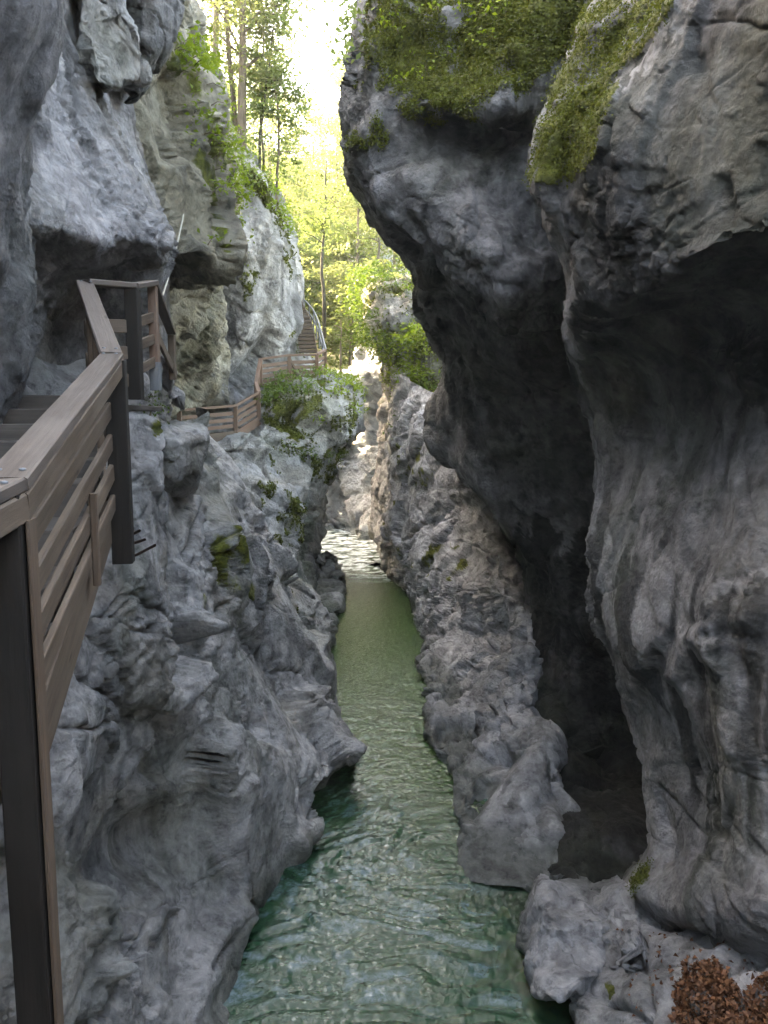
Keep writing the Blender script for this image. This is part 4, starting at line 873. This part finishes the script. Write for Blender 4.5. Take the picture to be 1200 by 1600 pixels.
plant_on('fern', 'rock_wall_left_promontory', [(430,595),(500,590),(480,650),(425,640)], 46, 1100, .22, .22, 'leaf_fern', 'dark ferns on the left half of the mossy promontory', 'fern', asp=.3, tilt=.9, lift=.35)
plant_on('fern', 'rock_wall_left_promontory', [(495,590),(550,600),(552,670),(490,660)], 40, 1000, .22, .22, 'leaf_ivy', 'brighter ferns on the outer tip of the mossy promontory', 'fern', asp=.3, tilt=.9, lift=.35)
plant_on('fern', 'rock_wall_left_promontory', [(440,690),(535,695),(520,730),(450,715)], 30, 600, .18, .13, 'leaf_fern', 'small ferns hanging below the promontory overhang', 'fern')
plant_on('fern', 'rock_wall_left_buttress', [(222,600),(258,600),(256,685),(225,670)], 18, 380, .07, .05, 'leaf_fern', 'small fern in the crevice beside the landing post', 'fern', lift=.08)
plant_on('shrub', 'rock_wall_right_bushy_crag', [(560,430),(650,425),(660,530),(565,540)], 90, 4200, .45, .20, 'leaf_fern', 'leafy shrub on top of the crag across the river', 'shrub', lift=.5)
plant_on('shrub', 'rock_wall_right_bushy_crag', [(600,520),(700,510),(700,600),(610,590)], 60, 2200, .40, .20, 'leaf_ivy', 'bright shrub in the middle of the crag across the river', 'shrub', lift=.5)
plant_on('shrub', 'rock_wall_right_bushy_crag', [(640,600),(720,590),(700,690),(640,680)], 40, 1200, .35, .18, 'leaf_fern', 'darker shrub at the foot of the crag beside the overhang', 'shrub', lift=.4)
plant_on('climbing_plant', 'rock_wall_right_overhang', [(556,-40),(600,-60),(590,60),(560,130)], 26, 420, .14, .13, 'leaf_beech', 'leafy twigs sticking out from the edge of the right overhang', lift=.35)
plant_on('climbing_plant', 'rock_wall_right_overhang', [(600,-30),(820,-40),(760,120),(620,140)], 40, 420, .10, .07, 'leaf_ivy', 'scattered small leaves among the moss of the right overhang', lift=.06, use_moss=True)

# dead leaves on the ledge
P, N, m, idx = SURF['rock_ledge_right']; px, py = PXY(P); jx = 16 * pn(P * 3, 501)
ok = np.nonzero(inpoly(px + jx, py + jx, [(1050,1540),(1075,1510),(1120,1505),(1145,1545),(1160,1555),(1190,1530),(1240,1530),(1300,1650),(1100,1640),(1050,1600)]))[0]
pick = rng.choice(ok, 4200); C = P[pick] + np.stack([rng.normal(0, .01, 4200), rng.normal(0, .01, 4200), rng.uniform(.005, .07, 4200)], -1)
pick2 = rng.choice(np.nonzero(inpoly(px, py, [(960,1450),(1230,1480),(1300,1650),(1000,1640)]))[0], 220); C = np.concatenate([C, P[pick2] + UPV * .012])
V, F = leaves(C, np.tile(UPV, (len(C), 1)), .03 + .04 * rng.random(len(C)), fold=.6, asp=.65, tilt=.9)
link('fallen_leaves', mk_mesh('fallen_leaves', V, F), M['leaf_dead'], kind='stuff', label='heap of brown dead leaves on the pale ledge at lower right', cat='leaves')

# ------------------------------------------------------------------ wooded hillside beyond the bend
def hill(x, y):
    P = np.stack([x, y, 0 * x], -1)
    return 6.5 + 0.40 * (y - 52) + 0.55 * np.maximum(0, np.abs(x + 4) - 6) + 1.4 * fbm(P * .12, 4, 601) + .35 * fbm(P * .6, 3, 602)
xs = np.linspace(-70, 60, 150); ys = np.linspace(49, 190, 150); X, Y = np.meshgrid(xs, ys)
P = np.stack([X.ravel(), Y.ravel(), hill(X.ravel(), Y.ravel())], -1); idx = np.arange(X.size).reshape(X.shape)
F = np.stack([idx[:-1, :-1], idx[:-1, 1:], idx[1:, 1:], idx[1:, :-1]], -1).reshape(-1, 4)
t = NT('forest_floor'); co = t.a('NewGeometry').outputs['Position']
p = t.a('BsdfPrincipled', Base__Color=t.mix(t.ramp(t.noise(co, .8, 6), [(.4, 0), (.6, 1)]), (0.09, 0.075, 0.045), (0.07, 0.10, 0.025)), Roughness=.9); t.L(p.outputs[0], t.out.inputs[0])
link('hillside', mk_mesh('hillside', P, F), t.m, kind='structure')

def tree(base, top, rad, label, bark='bark', leaf='leaf_beech', n_leaf=2600, crown=(0.35, 1.0), width=3.0, size=.24, limbs=9, bend=.3, name='tree', group='trees beyond the gorge', clumps=60, flat=.3, sub=None):
    base, top = np.array(base, float), np.array(top, float); H = np.linalg.norm(top - base)
    tt = np.linspace(0, 1, 12); off = np.stack([fbm(np.stack([tt * 2.3, 0 * tt + base[0], 0 * tt + 7.7], -1), 2, 700), fbm(np.stack([tt * 2.3, 0 * tt + base[1], 0 * tt], -1), 2, 710), 0 * tt], -1) * bend * (tt * (1.3 - tt))[:, None] * 4
    C = base + (top - base) * tt[:, None] + off
    parts = [tube(C, rad * (1 - .75 * tt) + .004, 8)]; ends = []
    for i in range(limbs):
        f = rng.uniform(crown[0], .96); s = crom(C, np.array([f * 11]))[0]; a = rng.uniform(0, 2 * np.pi); L = width * rng.uniform(.45, 1) * (1.15 - .5 * f)
        e = s + np.array([math.cos(a) * L, math.sin(a) * L, L * rng.uniform(.1, .6)]); mid = (s + e) / 2 + np.array([0, 0, .12 * L])
        parts.append(tube(crom(np.array([s, mid, e]), np.linspace(0, 2, 6)), np.linspace(rad * .32, rad * .07, 6), 5)); ends += [mid, e, (mid + e) / 2]
    ends = np.array(ends)
    cl = np.concatenate([ends + rng.normal(size=ends.shape) * width * .12, ends[rng.integers(0, len(ends), max(1, clumps - len(ends)))] + rng.normal(size=(max(1, clumps - len(ends)), 3)) * width * .28])
    e = empty(name, base.tolist(), label=label, cat='tree', group=group)
    v, f = join(parts); link('trunk', mk_mesh('trunk', v - base, f), M[bark], e)
    pick = rng.integers(0, len(cl), n_leaf); c = cl[pick] + rng.normal(size=(n_leaf, 3)) * width * .13 * np.array([1, 1, flat])
    V, F = leaves(c, np.tile(UPV, (n_leaf, 1)), size, tilt=.5); link('crown', mk_mesh('crown', V - base, F), M[leaf], e)
    return e
def up(px, py, Y, py2, dx=0):
    return W(px, py, Y), W(px + dx, py2, Y)
RID = 'trees on the ridge of the grey cliff'
ridge = [((378, 232, 33.5, -330, 12), .20, 'thickest trunked tree on the ridge above the grey cliff', 'bark', 3.6),
         ((368, 200, 34.5, -300, -40), .12, 'slanting tree just left of the thickest ridge tree', 'bark', 3.0),
         ((338, 110, 35, -330, -6), .15, 'leftmost tree standing above the tan slab', 'bark_pale', 3.2),
         ((404, 275, 34, 10, 30), .07, 'thin leaning sapling right of the thickest ridge tree', 'bark_dark', 1.8),
         ((412, 268, 35, -60, 2), .06, 'thin upright sapling in the middle of the ridge', 'bark', 1.8),
         ((434, 345, 34.5, 60, -6), .07, 'rightmost thin tree at the end of the ridge', 'bark', 1.7)]
for i, (a, rad, lb, bk, wd) in enumerate(ridge):
    b_, t_ = up(*a); tree(b_, t_, rad, lb, bark=bk, width=wd, n_leaf=6500 if wd > 2.5 else 2200, size=.19, crown=(.22, 1), group=RID, clumps=110, limbs=16, leaf='leaf_beech' if i % 2 else 'leaf_yellow')
b_, t_ = up(506, 528, 47, 250, 4); tree(b_, t_, .13, 'slender dark trunked tree beside the distant metal railing', bark='bark_dark', width=2.6, n_leaf=2200, size=.2, crown=(.45, 1), bend=.5)
b_, t_ = up(592, 462, 56, 330, -6); tree(b_, t_, .14, 'small tree in front of the pale far pinnacle', bark='bark_dark', width=1.6, n_leaf=500, size=.2, crown=(.6, 1))
b_, t_ = up(541, 640, 43, 500, -10); tree(b_, t_, .10, 'short bare brown trunk at the river bend', bark='bark_pale', width=1.0, n_leaf=160, size=.16, crown=(.6, 1), limbs=5)
spots = [(470, 60, 420, 'leaf_beech'), (548, 57, 400, 'leaf_yellow'), (520, 68, 380, 'leaf_beech'), (575, 66, 300, 'leaf_beech'), (480, 76, 290, 'leaf_yellow'), (545, 84, 250, 'leaf_yellow'),
         (440, 64, 330, 'leaf_yellow'), (600, 78, 180, 'leaf_beech'), (415, 72, 200, 'leaf_beech'), (505, 92, 260, 'leaf_beech'), (370, 66, 150, 'leaf_yellow'), (330, 62, 60, 'leaf_beech'), (580, 100, 130, 'leaf_yellow'), (460, 105, 230, 'leaf_yellow'),
         (560, 62, 200, 'leaf_beech'), (590, 70, 90, 'leaf_yellow'), (430, 58, 240, 'leaf_beech'), (395, 80, 60, 'leaf_beech'), (350, 75, 20, 'leaf_yellow'), (525, 75, 150, 'leaf_yellow'), (300, 70, 0, 'leaf_beech'), (615, 64, 120, 'leaf_beech'),
         (450, 88, 140, 'leaf_yellow'), (490, 98, 170, 'leaf_beech'), (535, 96, 120, 'leaf_yellow'), (565, 88, 60, 'leaf_yellow'), (420, 95, 90, 'leaf_yellow')]
where = ['low tree left of the slender dark trunk', 'pale tree at the river bend right of the steps', 'tree in the middle of the wooded slope', 'tree behind the top of the bushy crag', 'pale tree high on the slope left of centre', 'bright tree in the glow at the slope centre', 'tree behind the end of the ridge', 'tall tree rising beside the right overhang', 'tree seen between the ridge trunks', 'far tree below the bright sky', 'tree behind the thickest ridge trunk', 'tree behind the leftmost ridge trunk', 'far tall tree leaning into the bright sky', 'farthest pale tree under the gap of sky',
         'tall tree just left of the right overhang', 'airy tree whose top brushes the right overhang', 'tree behind the rightmost ridge sapling', 'tall tree behind the leaning sapling', 'tall pale tree left of the thickest ridge trunk', 'airy tree in front of the gap of sky', 'tree above the leaves of the tan slab', 'tree mostly hidden behind the right overhang',
         'high pale tree just left of the gap of sky', 'slim far tree closing the gap of sky from below', 'pale far tree closing the right of the gap of sky', 'high pale tree beside the leafy edge of the right overhang', 'high far tree seen between the two thin ridge saplings']
for (px, Y, py2, lf), lb in zip(spots, where):
    x = (px - 600) / FPX * Y; z = float(hill(np.array([x]), np.array([float(Y)]))[0]) - .3; t_ = W(px + rng.uniform(-10, 10), py2, Y)
    t_[2] = max(t_[2], z + 6)
    tree((x, Y, z), t_, .16, lb, width=4.6, n_leaf=5200, size=.34, crown=(.2, 1), leaf=lf, clumps=90, limbs=12)
# the wood that reads as one mass behind them
n = 20000; x = rng.uniform(-60, 45, n); y = 95 + 80 * rng.random(n) ** 1.2
cx = np.round(x / 5) * 5 + 2 * pn(np.stack([x * .2, y * .2, 0 * x], -1), 811); z = hill(x, y) + np.abs(rng.normal(0, 4.0, n)) * (0.6 + .5 * np.cos(x * 1.1) * np.cos(y * .9))
V, F = leaves(np.stack([x, y, z], -1), np.tile(UPV, (n, 1)), .9, tilt=.6); link('distant_wood', mk_mesh('distant_wood', V, F), M['leaf_yellow'], kind='stuff', label='hazy yellow green wood on the far slope', cat='wood')

# ------------------------------------------------------------------ sunlit damp air
bm = np.array([(x, y, z) for x in (-90, 80) for y in (-40, 200) for z in (-4, 130)], float)
hz = mk_mesh('haze', bm, np.array([(0, 1, 3, 2), (4, 6, 7, 5), (0, 4, 5, 1), (2, 3, 7, 6), (0, 2, 6, 4), (1, 5, 7, 3)]), False)
t = NT('haze_air'); pv = t.a('VolumePrincipled'); pv.inputs['Density'].default_value = 0.0007; pv.inputs['Color'].default_value = (1, 0.98, 0.93, 1); pv.inputs['Anisotropy'].default_value = 0.35
t.L(pv.outputs[0], t.out.inputs['Volume']); link('haze', hz, t.m, kind='stuff')
